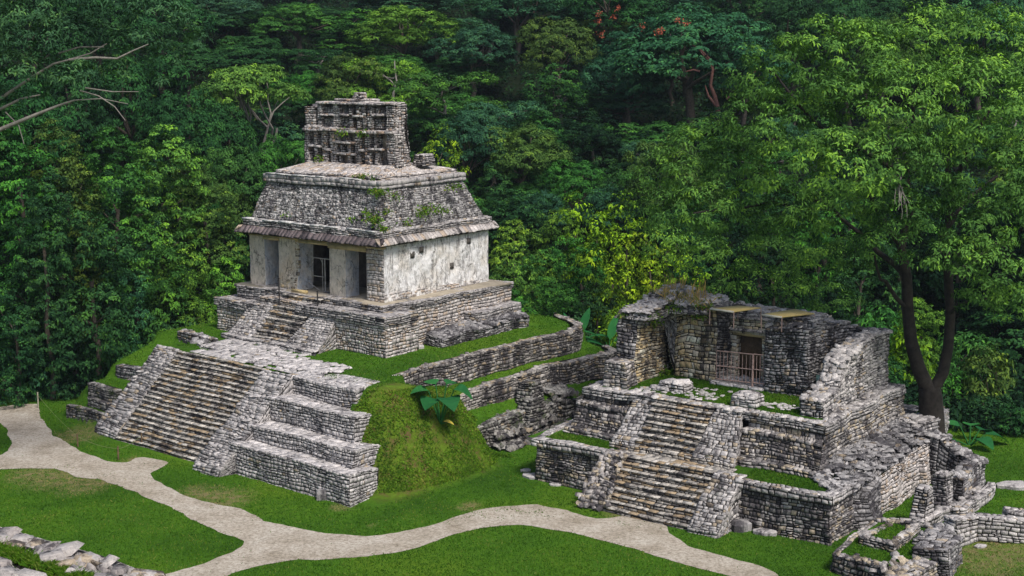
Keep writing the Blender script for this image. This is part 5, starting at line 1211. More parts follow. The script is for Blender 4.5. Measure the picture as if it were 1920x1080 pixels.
# ------------------------------------------------------------------ trees
def unit(n):
    v = rng.normal(0, 1, (n, 3)); return v / np.linalg.norm(v, axis=1)[:, None]
def crown_leaves(M, lobes, per_m2=16, clump=.55, ln_=.42, wd=.2, droop=.15, up=.35, spread=.5, flat=.8, low=-.45, maxn=40000, contrast=.28):
    """lobes: (centre, radius, zscale). Leaves sit in many small clumps over the outside of each lobe"""
    tot = 0
    cs = np.array([l[0] for l in lobes]); rs = np.array([l[1] for l in lobes])
    for li, (c, r, zs) in enumerate(lobes):
        nc = max(6, int(4 * PI * r * r * .62 / (clump * clump * 2.2)))
        d = unit(nc * 2); d = d[(d[:, 2] > low + rng.normal(0, .12, len(d)))][:nc]
        rad = r * (1 + rng.normal(0, .09, len(d)))
        cp = c + d * rad[:, None] * np.array([1, 1, zs])
        # drop clumps buried in other lobes
        keep = np.ones(len(cp), bool)
        for lj in range(len(lobes)):
            if lj == li: continue
            dd = (cp - cs[lj]) / np.array([1, 1, lobes[lj][2]]); keep &= (dd ** 2).sum(1) > (rs[lj] * .8) ** 2
        cp = cp[keep]; d = d[keep]
        if not len(cp): continue
        k = max(6, int(per_m2 * clump * clump * 4.2))
        cl_r = clump * rng.uniform(.6, 1.35, len(cp))
        q = unit(len(cp) * k).reshape(len(cp), k, 3); q[..., 2] = np.abs(q[..., 2]) * flat - .12
        q += d[:, None] * .35
        p = cp[:, None] + q * cl_r[:, None, None] * rng.uniform(.65, 1.0, (len(cp), k, 1))
        nr = q * 1.1 + d[:, None] * .5 + np.array([0, 0, up])
        base = .45 + rng.normal(0, .10) + rng.normal(0, contrast * .55, len(cp))
        tn = np.clip(base[:, None] + rng.normal(0, contrast * .5, (len(cp), k)), 0, 1)
        leaves(M, p.reshape(-1, 3), nr.reshape(-1, 3), ln_, wd, tint=tn.ravel(), droop=droop, spread=spread)
        tot += len(cp) * k
    return tot
def limb(M, a, b, r0, r1, bend=.15, seg=5):
    a = np.array(a, float); b = np.array(b, float); L = np.linalg.norm(b - a)
    t = np.linspace(0, 1, seg)[:, None]; off = rng.normal(0, bend * L * .5, 3); off[2] = abs(off[2]) * .4
    p = a + (b - a) * t + off * np.sin(t * PI) + rng.normal(0, .02 * L, (seg, 3)) * np.sin(t * PI)
    M.tube(p, np.linspace(r0, r1, seg), 6); return p
def tree_proto(name, kind, seed):
    """a tree of total height 1*H built at real size; origin at the foot"""
    global rng
    keep = rng; rng = np.random.default_rng(seed)
    root = bpy.data.objects.new(name, None); C.objects.link(root)
    T, L = MB(), MB(); bark = M_BARK
    if kind == 'broad':          # dense rounded crown, H 15, R 5.2
        H, Rr = 15, 5.0; lob = []
        for i in range(15):
            a = rng.uniform(0, 2 * PI); q = math.sqrt(rng.random()) * Rr * .68; z = 10.6 + rng.uniform(-3.4, 2.2) * (1 - (q / Rr) ** 2 * .6)
            lob.append((np.array([math.cos(a) * q, math.sin(a) * q, z]), rng.uniform(1.5, 2.5), .8))
        crown_leaves(L, lob, per_m2=32, clump=.58, ln_=.3, wd=.155)
        limb(T, (0, 0, -1), (0, 0, 7.5), .34, .24, .05)
        for l in lob[:9]: limb(T, (0, 0, rng.uniform(5.5, 7.5)), l[0] + (0, 0, .3), .17, .05)
    elif kind == 'umbrella':     # flat layered crown with visible pale limbs
        H, Rr = 15, 5.5; lob = []; bark = M_PALEBARK
        for i in range(17):
            a = rng.uniform(0, 2 * PI); q = math.sqrt(rng.random()) * Rr * .85; z = 13.2 - (q / Rr) ** 2 * 2.6 + rng.uniform(-.9, .4)
            lob.append((np.array([math.cos(a) * q, math.sin(a) * q, z]), rng.uniform(1.1, 1.9), .42))
        crown_leaves(L, lob, per_m2=28, clump=.5, ln_=.32, wd=.16, low=-.2, droop=.05, up=.7)
        limb(T, (0, 0, -1), (.2, 0, 5.5), .3, .22, .05)
        f = [(rng.uniform(-1.8, 1.8), rng.uniform(-1.8, 1.8), 8.5) for _ in range(4)]
        for q in f: limb(T, (.2, 0, 5.3), q, .17, .11, .15)
        for l in lob[:14]:
            q = min(f, key=lambda w: (w[0] - l[0][0]) ** 2 + (w[1] - l[0][1]) ** 2); limb(T, q, l[0], .1, .04, .12)
    elif kind == 'airy':         # open crown, pale trunk showing between foliage plates
        H, Rr = 16, 4.6; lob = []; bark = M_PALEBARK
        for i in range(15):
            a = rng.uniform(0, 2 * PI); q = rng.uniform(.3, .95) * Rr; z = rng.uniform(8, 15) - q * .3
            lob.append((np.array([math.cos(a) * q, math.sin(a) * q, z]), rng.uniform(1.0, 1.9), .55))
        crown_leaves(L, lob, per_m2=30, clump=.5, ln_=.29, wd=.14, low=-.25, contrast=.32)
        limb(T, (0, 0, -1), (.4, 0, 9), .28, .18, .06); limb(T, (.4, 0, 8.8), (-.3, .3, 14), .17, .06)
        for l in lob: limb(T, (.3, 0, min(l[0][2] - 1.2, 12)), l[0], .09, .03, .15)
    elif kind == 'vine':         # tree hung with creepers down to the ground
        H, Rr = 20, 3.6; lob = []
        for i in range(34):
            a = rng.uniform(0, 2 * PI); q = math.sqrt(rng.random()) * Rr * .72; z = rng.uniform(1.0, 18.6)
            q *= 1.2 - .55 * (z / 20)
            lob.append((np.array([math.cos(a) * q, math.sin(a) * q, z]), rng.uniform(1.2, 2.0), 1.1))
        crown_leaves(L, lob, per_m2=34, clump=.55, ln_=.26, wd=.15, droop=.0, up=.75, low=-.7, contrast=.42, flat=.6)
        limb(T, (0, 0, -1), (0, 0, 14), .34, .18, .05)
        for l in lob[:6]: limb(T, (0, 0, min(13.5, max(1, l[0][2] - 1))), l[0], .09, .03)
        for _ in range(0):
            a = rng.uniform(0, 2 * PI); p = np.array([math.cos(a) * 3.1, math.sin(a) * 3.1, rng.uniform(6, 15)]); T.tube([p, p - (0, 0, rng.uniform(2, 5))], .02, 4)
    elif kind == 'creeper':      # lower tree smothered in creepers
        H, Rr = 11, 4.0; lob = []
        for i in range(20):
            a = rng.uniform(0, 2 * PI); q = math.sqrt(rng.random()) * Rr * .75; z = rng.uniform(.8, 9.6); q *= 1.2 - .5 * (z / 11)
            lob.append((np.array([math.cos(a) * q, math.sin(a) * q, z]), rng.uniform(1.1, 1.8), .95))
        crown_leaves(L, lob, per_m2=34, clump=.5, ln_=.25, wd=.145, droop=.0, up=.7, low=-.7, contrast=.42, flat=.6)
        limb(T, (0, 0, -1), (0, 0, 7), .28, .15, .05)
        for l in lob[:6]: limb(T, (0, 0, min(6.5, max(1, l[0][2] - 1))), l[0], .09, .03)
    elif kind == 'shrub':
        H, Rr = 4.5, 2.6; lob = []
        for i in range(9):
            a = rng.uniform(0, 2 * PI); q = math.sqrt(rng.random()) * Rr * .7
            lob.append((np.array([math.cos(a) * q, math.sin(a) * q, rng.uniform(.8, 3.3)]), rng.uniform(.8, 1.4), .9))
        crown_leaves(L, lob, per_m2=22, clump=.4, ln_=.32, wd=.17, low=-.6, droop=.4, contrast=.32)
        for l in lob[:6]: limb(T, (0, 0, -.3), l[0], .07, .03)
    elif kind == 'upright':      # yellow tipped plumes
        H, Rr = 9, 3; lob = []
        for i in range(16):
            a = rng.uniform(0, 2 * PI); q = math.sqrt(rng.random()) * Rr * .8; z = rng.uniform(1.5, 7.4)
            lob.append((np.array([math.cos(a) * q, math.sin(a) * q, z]), rng.uniform(.6, 1.15), 1.5))
        crown_leaves(L, lob, per_m2=28, clump=.38, ln_=.27, wd=.15, low=-.6, droop=.15, up=.6, contrast=.5)
        limb(T, (0, 0, -1), (0, 0, 6), .16, .08, .05)
        for l in lob[:6]: limb(T, (0, 0, max(.5, l[0][2] - 1.5)), l[0], .06, .02)
    t = T.build('trunk', bark, root); c = L.build('crown', M_LEAF, root)
    rng = keep
    root['H'] = H; root['R'] = Rr
    for o in (t, c): o.visible_camera = True
    return root
PROTO = {}
for kind, n in (('broad', 3), ('umbrella', 2), ('airy', 2), ('vine', 3), ('creeper', 2), ('shrub', 2), ('upright', 2)):
    PROTO[kind] = [tree_proto({'broad': 'broadleaf_tree', 'umbrella': 'flat_crowned_tree', 'airy': 'open_crowned_tree', 'vine': 'vine_draped_tree', 'creeper': 'vine_draped_tree', 'shrub': 'shrub', 'upright': 'plume_tree'}[kind], kind, 100 + 17 * i + len(kind)) for i in range(n)]
used = set()
def plant(kind, x, y, top, rad, col, label, group=None, z=None, vi=None):
    if kind == 'shrub' and top - float(height(x, y)) > 6.5: kind = 'creeper'
    pr = PROTO[kind][int(rng.integers(len(PROTO[kind]))) if vi is None else vi % len(PROTO[kind])]
    zg = float(height(x, y)) if z is None else z
    Hh = max(2.0, top - zg); sz = Hh / pr['H'] * 1.0; sx = max(rad / pr['R'], sz * .8)
    if pr.name not in used: used.add(pr.name); r = pr; kids = list(pr.children)
    else:
        r = pr.copy(); C.objects.link(r); kids = []
        for ch in pr.children:
            k = ch.copy(); C.objects.link(k); k.parent = r; kids.append(k)
    r.location = (x, y, zg - .1); r.scale = (sx, sx, sz); r.rotation_euler = (0, 0, rng.uniform(0, 2 * PI))
    for k in kids:
        if k.name.startswith('crown'): k.color = (*col, 1)
    tag(r, label, 'shrub' if kind == 'shrub' else 'tree', group)
    return r
G_DK, G_MID, G_LT, G_YEL, G_BLUE, G_OLV, G_SHADE = (.026, .088, .028), (.046, .148, .030), (.1, .23, .036), (.145, .27, .018), (.036, .110, .056), (.07, .14, .030), (.011, .038, .017)  # last green has forest shade painted in; bluish green also carries distance haze
CN = {G_DK: 'dark green', G_MID: 'green', G_LT: 'light green', G_YEL: 'yellow green', G_BLUE: 'bluish green', G_OLV: 'olive green', G_SHADE: 'shade darkened green'}
KN = {'broad': 'rounded tree', 'umbrella': 'flat crowned tree', 'airy': 'open crowned tree', 'vine': 'vine draped tree', 'creeper': 'creeper covered tree', 'shrub': 'leafy shrub', 'upright': 'plumed tree'}
# (kind, px of centre, px of crown top, px radius of crown, distance, colour, where it stands)
T_ = [
 # left wall of foliage
 ('vine', 30, 200, 78, 99, G_MID, 'at the far left edge, above the pale path'), ('vine', 120, 235, 75, 101, G_OLV, 'left of the wide stair, second from the edge'), ('vine', 215, 250, 74, 103, G_MID, 'behind the low left terraces'),
 ('vine', 300, 240, 74, 106, G_LT, 'behind the left terraces, under the long bare branches'), ('vine', 380, 300, 70, 110, G_OLV, 'close to the left front corner of the tall temple'), ('vine', 440, 380, 50, 113, G_DK, 'touching the left wall of the tall temple'),
 ('shrub', 200, 478, 58, 100, G_BLUE, 'a silvery bush in the middle of the left foliage wall'), ('vine', 75, 330, 60, 96, G_DK, 'low at the left, over the dark end of the path'), ('vine', 165, 400, 52, 97, G_DK, 'low, left of the silvery bush'), ('vine', 255, 430, 52, 101, G_MID, 'low, right of the silvery bush'),
 ('shrub', 330, 470, 45, 104, G_LT, 'at the edge of the left lawn terrace'), ('shrub', 20, 520, 60, 95, G_DK, 'lowest at the left edge'), ('shrub', 130, 560, 55, 97, G_BLUE, 'hanging over the dark bank behind the path'), ('shrub', 395, 480, 45, 108, G_LT, 'beside the left end of the temple platform'), ('shrub', 240, 600, 45, 99, G_DK, 'behind the upper left terrace wall'), ('shrub', 300, 560, 42, 103, G_DK, 'at the left end of the short dark wall'),
 ('shrub', 70, 620, 50, 97, G_BLUE, 'low, above the dark gap behind the path'), ('shrub', 445, 520, 30, 112, G_MID, 'just left of the temple doorways'),
 # band behind the tall temple
 ('umbrella', 478, 103, 112, 138, G_LT, 'above the left slope of the temple roof'), ('broad', 395, 175, 75, 132, G_DK, 'below the flat crowned tree'), ('broad', 520, 232, 70, 128, G_MID, 'touching the left side of the roof comb'), ('broad', 430, 250, 60, 124, G_MID, 'above the left eave of the tall temple'), ('broad', 545, 330, 50, 122, G_DK, 'hidden behind the left roof slope'),
 ('broad', 660, 85, 75, 150, G_OLV, 'straight above the roof comb, left half'), ('airy', 735, 82, 75, 148, G_LT, 'straight above the roof comb, right half'), ('broad', 575, 120, 65, 155, G_MID, 'up the slope left of the roof comb'), ('airy', 830, 105, 88, 142, G_MID, 'right of the roof comb with a forked white trunk'), ('upright', 810, 235, 48, 126, G_YEL, 'bright, beside the right edge of the roof comb'), ('airy', 920, 160, 82, 136, G_BLUE, 'with a leaning white trunk above the right roof slope'),
 ('vine', 905, 300, 60, 128, G_DK, 'behind the right roof slope'), ('broad', 985, 330, 55, 130, G_MID, 'right of the eave corner'),
 # upper slope, back rows
 ('broad', 430, -20, 85, 178, G_BLUE, 'at the top edge above the flat crowned tree'), ('broad', 560, -5, 85, 176, G_MID, 'at the top edge, left of the dark gap'), ('broad', 755, -5, 90, 172, G_LT, 'with a rounded top right of the dark gap'), ('broad', 350, 60, 70, 165, G_DK, 'behind the long bare branches'), ('broad', 470, 55, 70, 168, G_DK, 'behind the flat crowned tree'), ('broad', 640, 45, 55, 180, G_DK, 'below the dark gap at the top'),
 ('broad', 885, 35, 80, 165, G_BLUE, 'at the top, right of the rounded top tree'), ('broad', 970, -40, 85, 178, G_BLUE, 'at the top edge in the middle'), ('broad', 1045, 20, 80, 160, G_OLV, 'pointed, left of the red flowered tree'), ('vine', 1040, 120, 75, 150, G_DK, 'on the dark slope left of the red flowered tree'), ('vine', 1010, 210, 70, 140, G_DK, 'in the dark hollow right of the white leaning trunk'),
 ('broad', 300, -40, 90, 170, G_DK, 'at the top edge near the left corner'), ('broad', 180, -40, 95, 165, G_DK, 'behind the near leafy branches, left'), ('broad', 50, -60, 100, 160, G_DK, 'behind the near leafy branches at the corner'), ('broad', 240, 60, 85, 140, G_DK, 'behind the bare branches'), ('broad', 110, 80, 85, 135, G_DK, 'behind the lower bare branches'), ('broad', 20, 90, 80, 128, G_DK, 'above the vines at the left edge'), ('broad', 330, 150, 65, 130, G_DK, 'between the bare branches and the flat crowned tree'),
 # right slope
 ('broad', 1290, -15, 155, 150, G_BLUE, 'the wide red flowered one on the slope'), ('broad', 1180, 60, 80, 152, G_BLUE, 'left shoulder of the red flowered one'), ('broad', 1400, 40, 85, 150, G_BLUE, 'right shoulder of the red flowered one'), ('broad', 1490, -30, 80, 165, G_DK, 'at the top edge right of the red flowers'), ('broad', 1600, -30, 85, 160, G_DK, 'at the top edge above the big near tree'), ('broad', 1660, 5, 65, 155, G_OLV, 'with dry pinkish tips above the big near tree'), ('broad', 1740, -50, 95, 165, G_DK, 'at the top edge near the right corner'), ('broad', 1850, -60, 100, 160, G_BLUE, 'in the top right corner'), ('broad', 1400, -60, 90, 175, G_DK, 'behind the red flowered one'), ('broad', 1150, -50, 90, 175, G_DK, 'at the top edge left of the red flowers'),
 ('vine', 1110, 210, 70, 140, G_SHADE, 'on the dark slope below the red flowered one'), ('vine', 1200, 240, 70, 142, G_SHADE, 'in the dark hollow under the red trunk'), ('vine', 1290, 270, 65, 140, G_SHADE, 'deep in shade right of the hollow'), ('vine', 1370, 200, 60, 144, G_SHADE, 'beside the red trunk'), ('vine', 1150, 300, 60, 130, G_DK, 'above the yellow tipped plumes'), ('airy', 1215, 240, 48, 130, G_BLUE, 'small, with thin pale stems in the hollow'), ('broad', 1080, 290, 65, 128, G_MID, 'rounded, in the middle of the slope'), ('broad', 1015, 345, 60, 124, G_BLUE, 'bluish, right of the tall temple eave'), ('broad', 1180, 300, 55, 128, G_MID, 'left of the near tree crown'),
 # middle: yellow green thicket
 ('vine', 965, 415, 62, 114, G_LT, 'beside the right wall of the tall temple'), ('vine', 1040, 395, 62, 116, G_LT, 'in the bright thicket behind the grassy walls'), ('vine', 1005, 470, 55, 110, G_MID, 'behind the upper retaining wall'), ('upright', 1120, 360, 50, 114, G_YEL, 'left one of the yellow tipped thicket'), ('upright', 1175, 365, 52, 112, G_YEL, 'tallest of the yellow tipped thicket'), ('upright', 1220, 420, 42, 109, G_YEL, 'lowest of the yellow tipped thicket'), ('upright', 1150, 450, 46, 107, G_YEL, 'behind the vault of the ruined temple'),
 ('vine', 1090, 450, 55, 110, G_MID, 'behind the banana plants'), ('shrub', 955, 490, 48, 108, G_LT, 'at the back corner of the tall temple platform'), ('shrub', 1040, 520, 48, 106, G_MID, 'at the end of the upper retaining wall'), ('shrub', 1120, 530, 46, 106, G_DK, 'above the banana plants'), ('shrub', 980, 540, 45, 104, G_MID, 'at the back edge of the plateau grass'), ('upright', 1285, 440, 40, 105, G_YEL, 'right of the vault with straw tips'), ('shrub', 1185, 560, 40, 102, G_YEL, 'directly behind the vault'), ('shrub', 1075, 570, 40, 104, G_DK, 'behind the banana leaves'),
 ('vine', 1280, 380, 55, 114, G_DK, 'under the left edge of the near tree crown'), ('vine', 1350, 430, 60, 108, G_SHADE, 'behind the tan canopies'), ('vine', 1450, 420, 65, 106, G_SHADE, 'behind the sanctuary roof'), ('vine', 1540, 400, 65, 108, G_MID, 'behind the high side wall'), ('broad', 1260, 225, 70, 120, G_OLV, 'rounded, leaning out left of the near tree'), ('vine', 1620, 430, 60, 104, G_DK, 'between the side wall and the forked trunk'), ('shrub', 1640, 560, 50, 98, G_MID, 'right behind the side wall corner'), ('shrub', 1560, 520, 55, 100, G_SHADE, 'in shade behind the side wall'), ('shrub', 1660, 660, 45, 92, G_DK, 'behind the platform corner'),
 ('vine', 1700, 330, 70, 112, G_SHADE, 'behind the forked trunk'), ('vine', 1800, 340, 75, 108, G_SHADE, 'right of the forked trunk'), ('vine', 1890, 330, 75, 104, G_SHADE, 'at the right edge in deep shade'), ('shrub', 1690, 600, 50, 95, G_YEL, 'sunlit, seen through the fork of the trunk'), ('shrub', 1800, 610, 55, 93, G_MID, 'right of the trunk, above the broad leaves'), ('shrub', 1870, 640, 55, 90, G_OLV, 'at the right edge above the lawn'), ('shrub', 1850, 730, 45, 87, G_DK, 'at the edge of the right lawn'), ('shrub', 1905, 770, 40, 85, G_DK, 'lowest at the right edge'), ('shrub', 1790, 690, 45, 90, G_MID, 'just right of the trunk base'), ('shrub', 1730, 560, 50, 94, G_LT, 'pale, low between the two stems'),
]
for i, (kind, px, pt, pr_, d, col, where) in enumerate(T_):
    p = D(px, pt, d)
    if kind == 'vine' and p[2] - float(height(p[0], p[1])) < 15: kind = 'creeper'
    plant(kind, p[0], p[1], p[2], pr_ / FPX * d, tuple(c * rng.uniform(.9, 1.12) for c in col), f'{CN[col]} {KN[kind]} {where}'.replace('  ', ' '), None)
# rows further up and beside the view, seen only as forest
k = 0
for row, (d, top0) in enumerate(((188, -70), (205, -110), (225, -150))):
    for px in range(-250, 2200, 175 - row * 10):
        p = D(px + rng.uniform(-50, 50), top0 + 60 + rng.uniform(-30, 30), d + rng.uniform(-6, 6))
        plant('broad', p[0], p[1], p[2], rng.uniform(6.0, 8.0), G_DK if k % 3 else G_BLUE, 'rounded forest tree high on the wooded slope, one of the back rows', 'forest trees on the upper slope'); k += 1
for (px, pt, d, kd) in ((-120, 100, 100, 'vine'), (-220, 60, 104, 'vine'), (2010, 250, 100, 'vine'), (2100, 200, 106, 'vine'), (-330, 40, 110, 'broad'), (2200, 150, 112, 'broad')):
    p = D(px, pt, d); plant(kd, p[0], p[1], p[2], 5, G_DK, 'dark forest tree beyond the side edge of the view', 'forest trees beside the view')
k = 0
for d in (122, 132, 143, 154, 166, 178):
    for px in np.arange(-60, 2000, 150 + (d - 122) * .3):
        pxx = px + rng.uniform(-50, 50); x_ = (pxx - 960) / FPX * d
        l_ = FS.loc(np.array([x_, d]))
        if -18 < l_[0] < 12 and l_[1] < 33: continue
        zg = float(height(x_, d)); kd = ('broad', 'broad', 'creeper', 'broad', 'airy')[k % 5]; tp = zg + rng.uniform(8, 12.5); k += 1
        lim = float(D(pxx, 330 if 980 < pxx < 1400 else 190, d)[2])
        plant(kd, x_, d, min(tp, max(lim, zg + 7)), rng.uniform(3.6, 5.2), (G_DK, G_MID, G_DK, G_BLUE, G_OLV, G_DK)[k % 6], 'forest tree half hidden among the other crowns on the wooded slope', 'forest trees filling the wooded slope')
# undergrowth under the forest
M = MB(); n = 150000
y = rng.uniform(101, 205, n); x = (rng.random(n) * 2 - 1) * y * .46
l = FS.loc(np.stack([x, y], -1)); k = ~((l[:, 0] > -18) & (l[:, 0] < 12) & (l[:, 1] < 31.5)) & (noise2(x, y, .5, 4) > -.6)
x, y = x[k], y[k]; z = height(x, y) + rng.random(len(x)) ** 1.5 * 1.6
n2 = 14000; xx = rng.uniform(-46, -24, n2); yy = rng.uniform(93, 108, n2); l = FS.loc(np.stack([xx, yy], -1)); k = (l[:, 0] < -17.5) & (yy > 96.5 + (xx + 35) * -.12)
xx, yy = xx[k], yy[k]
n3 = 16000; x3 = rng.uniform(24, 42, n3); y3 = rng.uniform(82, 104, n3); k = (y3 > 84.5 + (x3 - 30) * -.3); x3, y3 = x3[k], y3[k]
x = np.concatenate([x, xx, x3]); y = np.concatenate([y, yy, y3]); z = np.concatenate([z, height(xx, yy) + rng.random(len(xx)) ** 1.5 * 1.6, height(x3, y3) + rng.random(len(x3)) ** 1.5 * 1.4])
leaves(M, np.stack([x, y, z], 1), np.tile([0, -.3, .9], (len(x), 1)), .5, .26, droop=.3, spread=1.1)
o = M.build('undergrowth', M_LEAF); o.color = (*G_DK, 1); o.color = (*G_SHADE, 1); tag(o, 'leafy undergrowth on the forest floor, coloured dark for the shade', 'undergrowth', kind='stuff')  # near-black leaf colour puts the shade of the forest gaps in

# big near tree on the right: forked dark trunk, cascading feathery crown
def big_tree():
    root = empty('feathery_tree'); p = P(1748, 850, .9); root.location = (p[0], p[1], .7)
    tag(root, 'huge feathery green tree with a dark forked trunk towering behind the ruined temple', 'tree')
    d0 = p[1]
    def W(px, py, dy=0.0): q = D(px, py, d0 + dy); return q - np.array(root.location)
    T = MB()
    def run(pts, r0, r1): T.tube([W(*q) for q in pts], np.linspace(r0, r1, len(pts)), 8)
    run([(1750, 860), (1748, 800), (1745, 745), (1742, 725)], .8, .66)
    run([(1742, 735), (1722, 690), (1708, 640), (1702, 580), (1700, 520), (1690, 460), (1705, 400), (1700, 330)], .46, .2)
    run([(1748, 735), (1768, 700), (1778, 650), (1782, 590), (1778, 520), (1772, 450), (1785, 380), (1775, 300), (1790, 230)], .38, .15)
    for (a, b, r0) in (((1700, 520), (1560, 390, 2), .2), ((1690, 460), (1600, 300, -2), .2), ((1705, 400), (1640, 230, 2), .2), ((1700, 330), (1500, 200, -3), .16), ((1700, 330), (1700, 130, 0), .16), ((1772, 450), (1870, 330, 2), .18), ((1785, 380), (1860, 200, -2), .16), ((1778, 520), (1900, 450, 3), .16), ((1560, 390, 2), (1380, 330, 0), .14), ((1560, 390, 2), (1300, 400, -2), .12), ((1500, 200, -3), (1440, 130, -2), .1), ((1790, 230), (1800, 80, 0), .12), ((1702, 580), (1640, 480, -2), .14), ((1782, 590), (1850, 560, -3), .12)):
        limb(T, W(*a), W(*b), r0, r0 * .45, .12, 6)
    T.build('trunk', flat_mat('dark_bark', (.026, .022, .019), .95, .6, 3, bmp=1.0), root)
    lobs = []
    def lb(px, py, dy, rpx, zs=.75): lobs.append((W(px, py, dy), rpx / FPX * d0, zs))
    for (px, py, dy, r) in ((1470, 150, -1, 85), (1560, 115, -3, 90), (1650, 110, 0, 90), (1745, 90, 2, 85), (1840, 85, 0, 85), (1905, 150, 2, 80), (1440, 235, -2, 75), (1530, 230, -5, 95), (1630, 210, -5, 100), (1730, 215, -3, 95), (1830, 200, -4, 95), (1890, 270, 0, 80), (1480, 310, -3, 75), (1575, 310, -6, 85), (1660, 310, -6, 80), (1750, 320, -3, 75), (1840, 320, -4, 80), (1330, 275, 2, 62), (1390, 320, 0, 60), (1300, 335, 1, 48), (1440, 385, -2, 60), (1330, 390, -1, 60), (1270, 400, 1, 50), (1380, 430, 4, 58), (1500, 410, 0, 60), (1580, 390, -2, 60), (1650, 400, -4, 50), (1520, 480, 9, 52), (1440, 490, 10, 55), (1610, 480, 5, 48), (1240, 395, 6, 55), (1290, 300, 3, 55), (1240, 330, 4, 40), (1350, 560, 14, 40), (1560, 560, 12, 45), (1830, 420, -4, 60), (1900, 400, -2, 60), (1700, 400, -6, 48), (1755, 420, -5, 48), (1660, 460, -5, 40), (1810, 490, -5, 46), (1735, 480, -5, 36), (1870, 545, -4, 45),  (1860, 490, -3, 50), (1910, 560, -2, 50), (1400, 520, 12, 46), (1480, 545, 12, 42), (1320, 480, 12, 50), (1250, 460, 12, 42), (1830, 560, -1, 38)):
        lb(px, py, dy, r)
    L = MB()
    n = crown_leaves(L, lobs, per_m2=34, clump=.55, ln_=.27, wd=.1, droop=.2, up=.45, low=-.75, spread=.6, contrast=.34)
    c = L.build('crown', M_LEAF, root); c.color = (.1, .222, .046, 1)
    B = MB()
    for _ in range(11):
        a = W(1688 + rng.uniform(-8, 8), 345 + rng.uniform(0, 15), -8.5); b = W(1688 + rng.uniform(-22, 22), 385 + rng.uniform(-10, 28), -8.8); limb(B, a, b, .025, .01, .05, 5)
    limb(B, W(1700, 330, -3), W(1688, 345, -8.5), .06, .04)
    B.build('dead_twigs', M_PALEBARK, root)
big_tree()
# near branches reaching in from the left
def near_branches():
    root = empty('overhanging_tree'); d0 = 70.0
    base = D(-330, 900, d0); base[2] = height(base[0], base[1]); root.location = base
    tag(root, 'feathery tree reaching in from the upper left corner with long bare pale branches', 'tree')
    def W(px, py, dy=0.0): return D(px, py, d0 + dy) - base
    T = MB()
    T.tube([W(-330, 930), W(-320, 600), W(-290, 350), W(-200, 280)], [.7, .6, .45, .3], 8)
    def run(pts, r0, r1): T.tube([W(*q) for q in pts], np.linspace(r0, r1, len(pts)), 6)
    run([(-290, 350), (-120, 290), (0, 243), (60, 218), (110, 198), (140, 188)], .17, .05)
    run([(-200, 280), (-60, 225), (0, 205), (40, 185), (75, 178)], .13, .04)
    run([(-60, 225), (0, 185), (60, 145), (100, 120), (130, 112), (170, 100), (200, 82)], .1, .03)
    run([(130, 112), (180, 108), (220, 110), (250, 95), (278, 83)], .09, .03)
    run([(110, 100), (150, 88), (195, 88)], .05, .03)
    run([(150, 170), (185, 180), (215, 200), (235, 226)], .05, .02); run([(160, 165), (210, 172), (260, 172)], .05, .02); run([(140, 188), (190, 185), (240, 195)], .04, .02); run([(10, 210), (35, 235), (45, 270)], .04, .02)
    T.build('trunk', M_PALEBARK, root)
    lobs = []
    for (px, py, dy, r) in ((20, 20, 0, 75), (110, 10, 2, 75), (200, 15, 1, 70), (290, 30, 2, 60), (340, 75, 3, 42), (60, 80, 0, 62), (150, 60, 1, 55), (250, 80, 2, 48), (20, 130, 0, 55), (90, 140, 1, 36), (140, 140, 0, 36), (-60, 60, 0, 80), (-80, 170, 0, 70), (310, 110, 3, 34), (215, 130, 2, 30), (60, 175, 1, 30), (-10, 190, 1, 30), (290, 150, 3, 22), (150, 205, 2, 18)):
        lobs.append((W(px, py, dy), r / FPX * d0, .55))
    L = MB(); crown_leaves(L, lobs, per_m2=36, clump=.4, ln_=.26, wd=.085, droop=.1, up=.6, low=-.5, spread=.6, contrast=.3)
    c = L.build('crown', M_LEAF, root); c.color = (.055, .135, .06, 1)
near_branches()
# reddish forked trunk and the red flowers of the wide tree
rb = empty('red_barked_tree'); p = D(1348, 215, 146); zg = float(height(p[0], p[1])); rb.location = (p[0], p[1], zg)
tag(rb, 'bare reddish forked trunk with a scatter of red blossom under the wide dark crown', 'tree')
def WR(px, py, dy=0): return D(px, py, p[1] + dy) - np.array([p[0], p[1], zg])
M = MB()
M.tube([(0, 0, -1), WR(1348, 215) * .6, WR(1346, 205), WR(1340, 180), WR(1332, 160), WR(1336, 130), WR(1330, 110), WR(1310, 90), WR(1293, 82)], [.34, .3, .28, .24, .2, .17, .14, .1, .06], 6)
M.tube([WR(1344, 200), WR(1328, 180), WR(1322, 160)], [.2, .14, .07], 6); M.tube([WR(1312, 134), WR(1300, 131), WR(1286, 134)], [.14, .12, .06], 6); M.tube([WR(1336, 130), WR(1334, 118), WR(1320, 105), WR(1310, 92)], [.16, .12, .1, .05], 6)
M.tube([WR(1362, 186), WR(1373, 176)], [.12, .08], 6); M.tube([WR(1410, 140), WR(1425, 126)], [.1, .06], 6)
for ob in (M.build('trunk', M_REDBARK, rb),): pass
M = MB()
for (px, py, s) in ((1123, 25, 6), (1160, 14, 4), (1125, 60, 8), (1205, 50, 7), (1270, 38, 6), (1288, 42, 5), (1232, 60, 6), (1150, 32, 5), (1240, 56, 5), (1122, 40, 4)):
    q = WR(px, py, -13)
    leaves(M, q + rng.normal(0, s / FPX * 140 * .6, (34, 3)), unit(34), .2, .14)
M.build('blossom', M_FLOWER, rb)
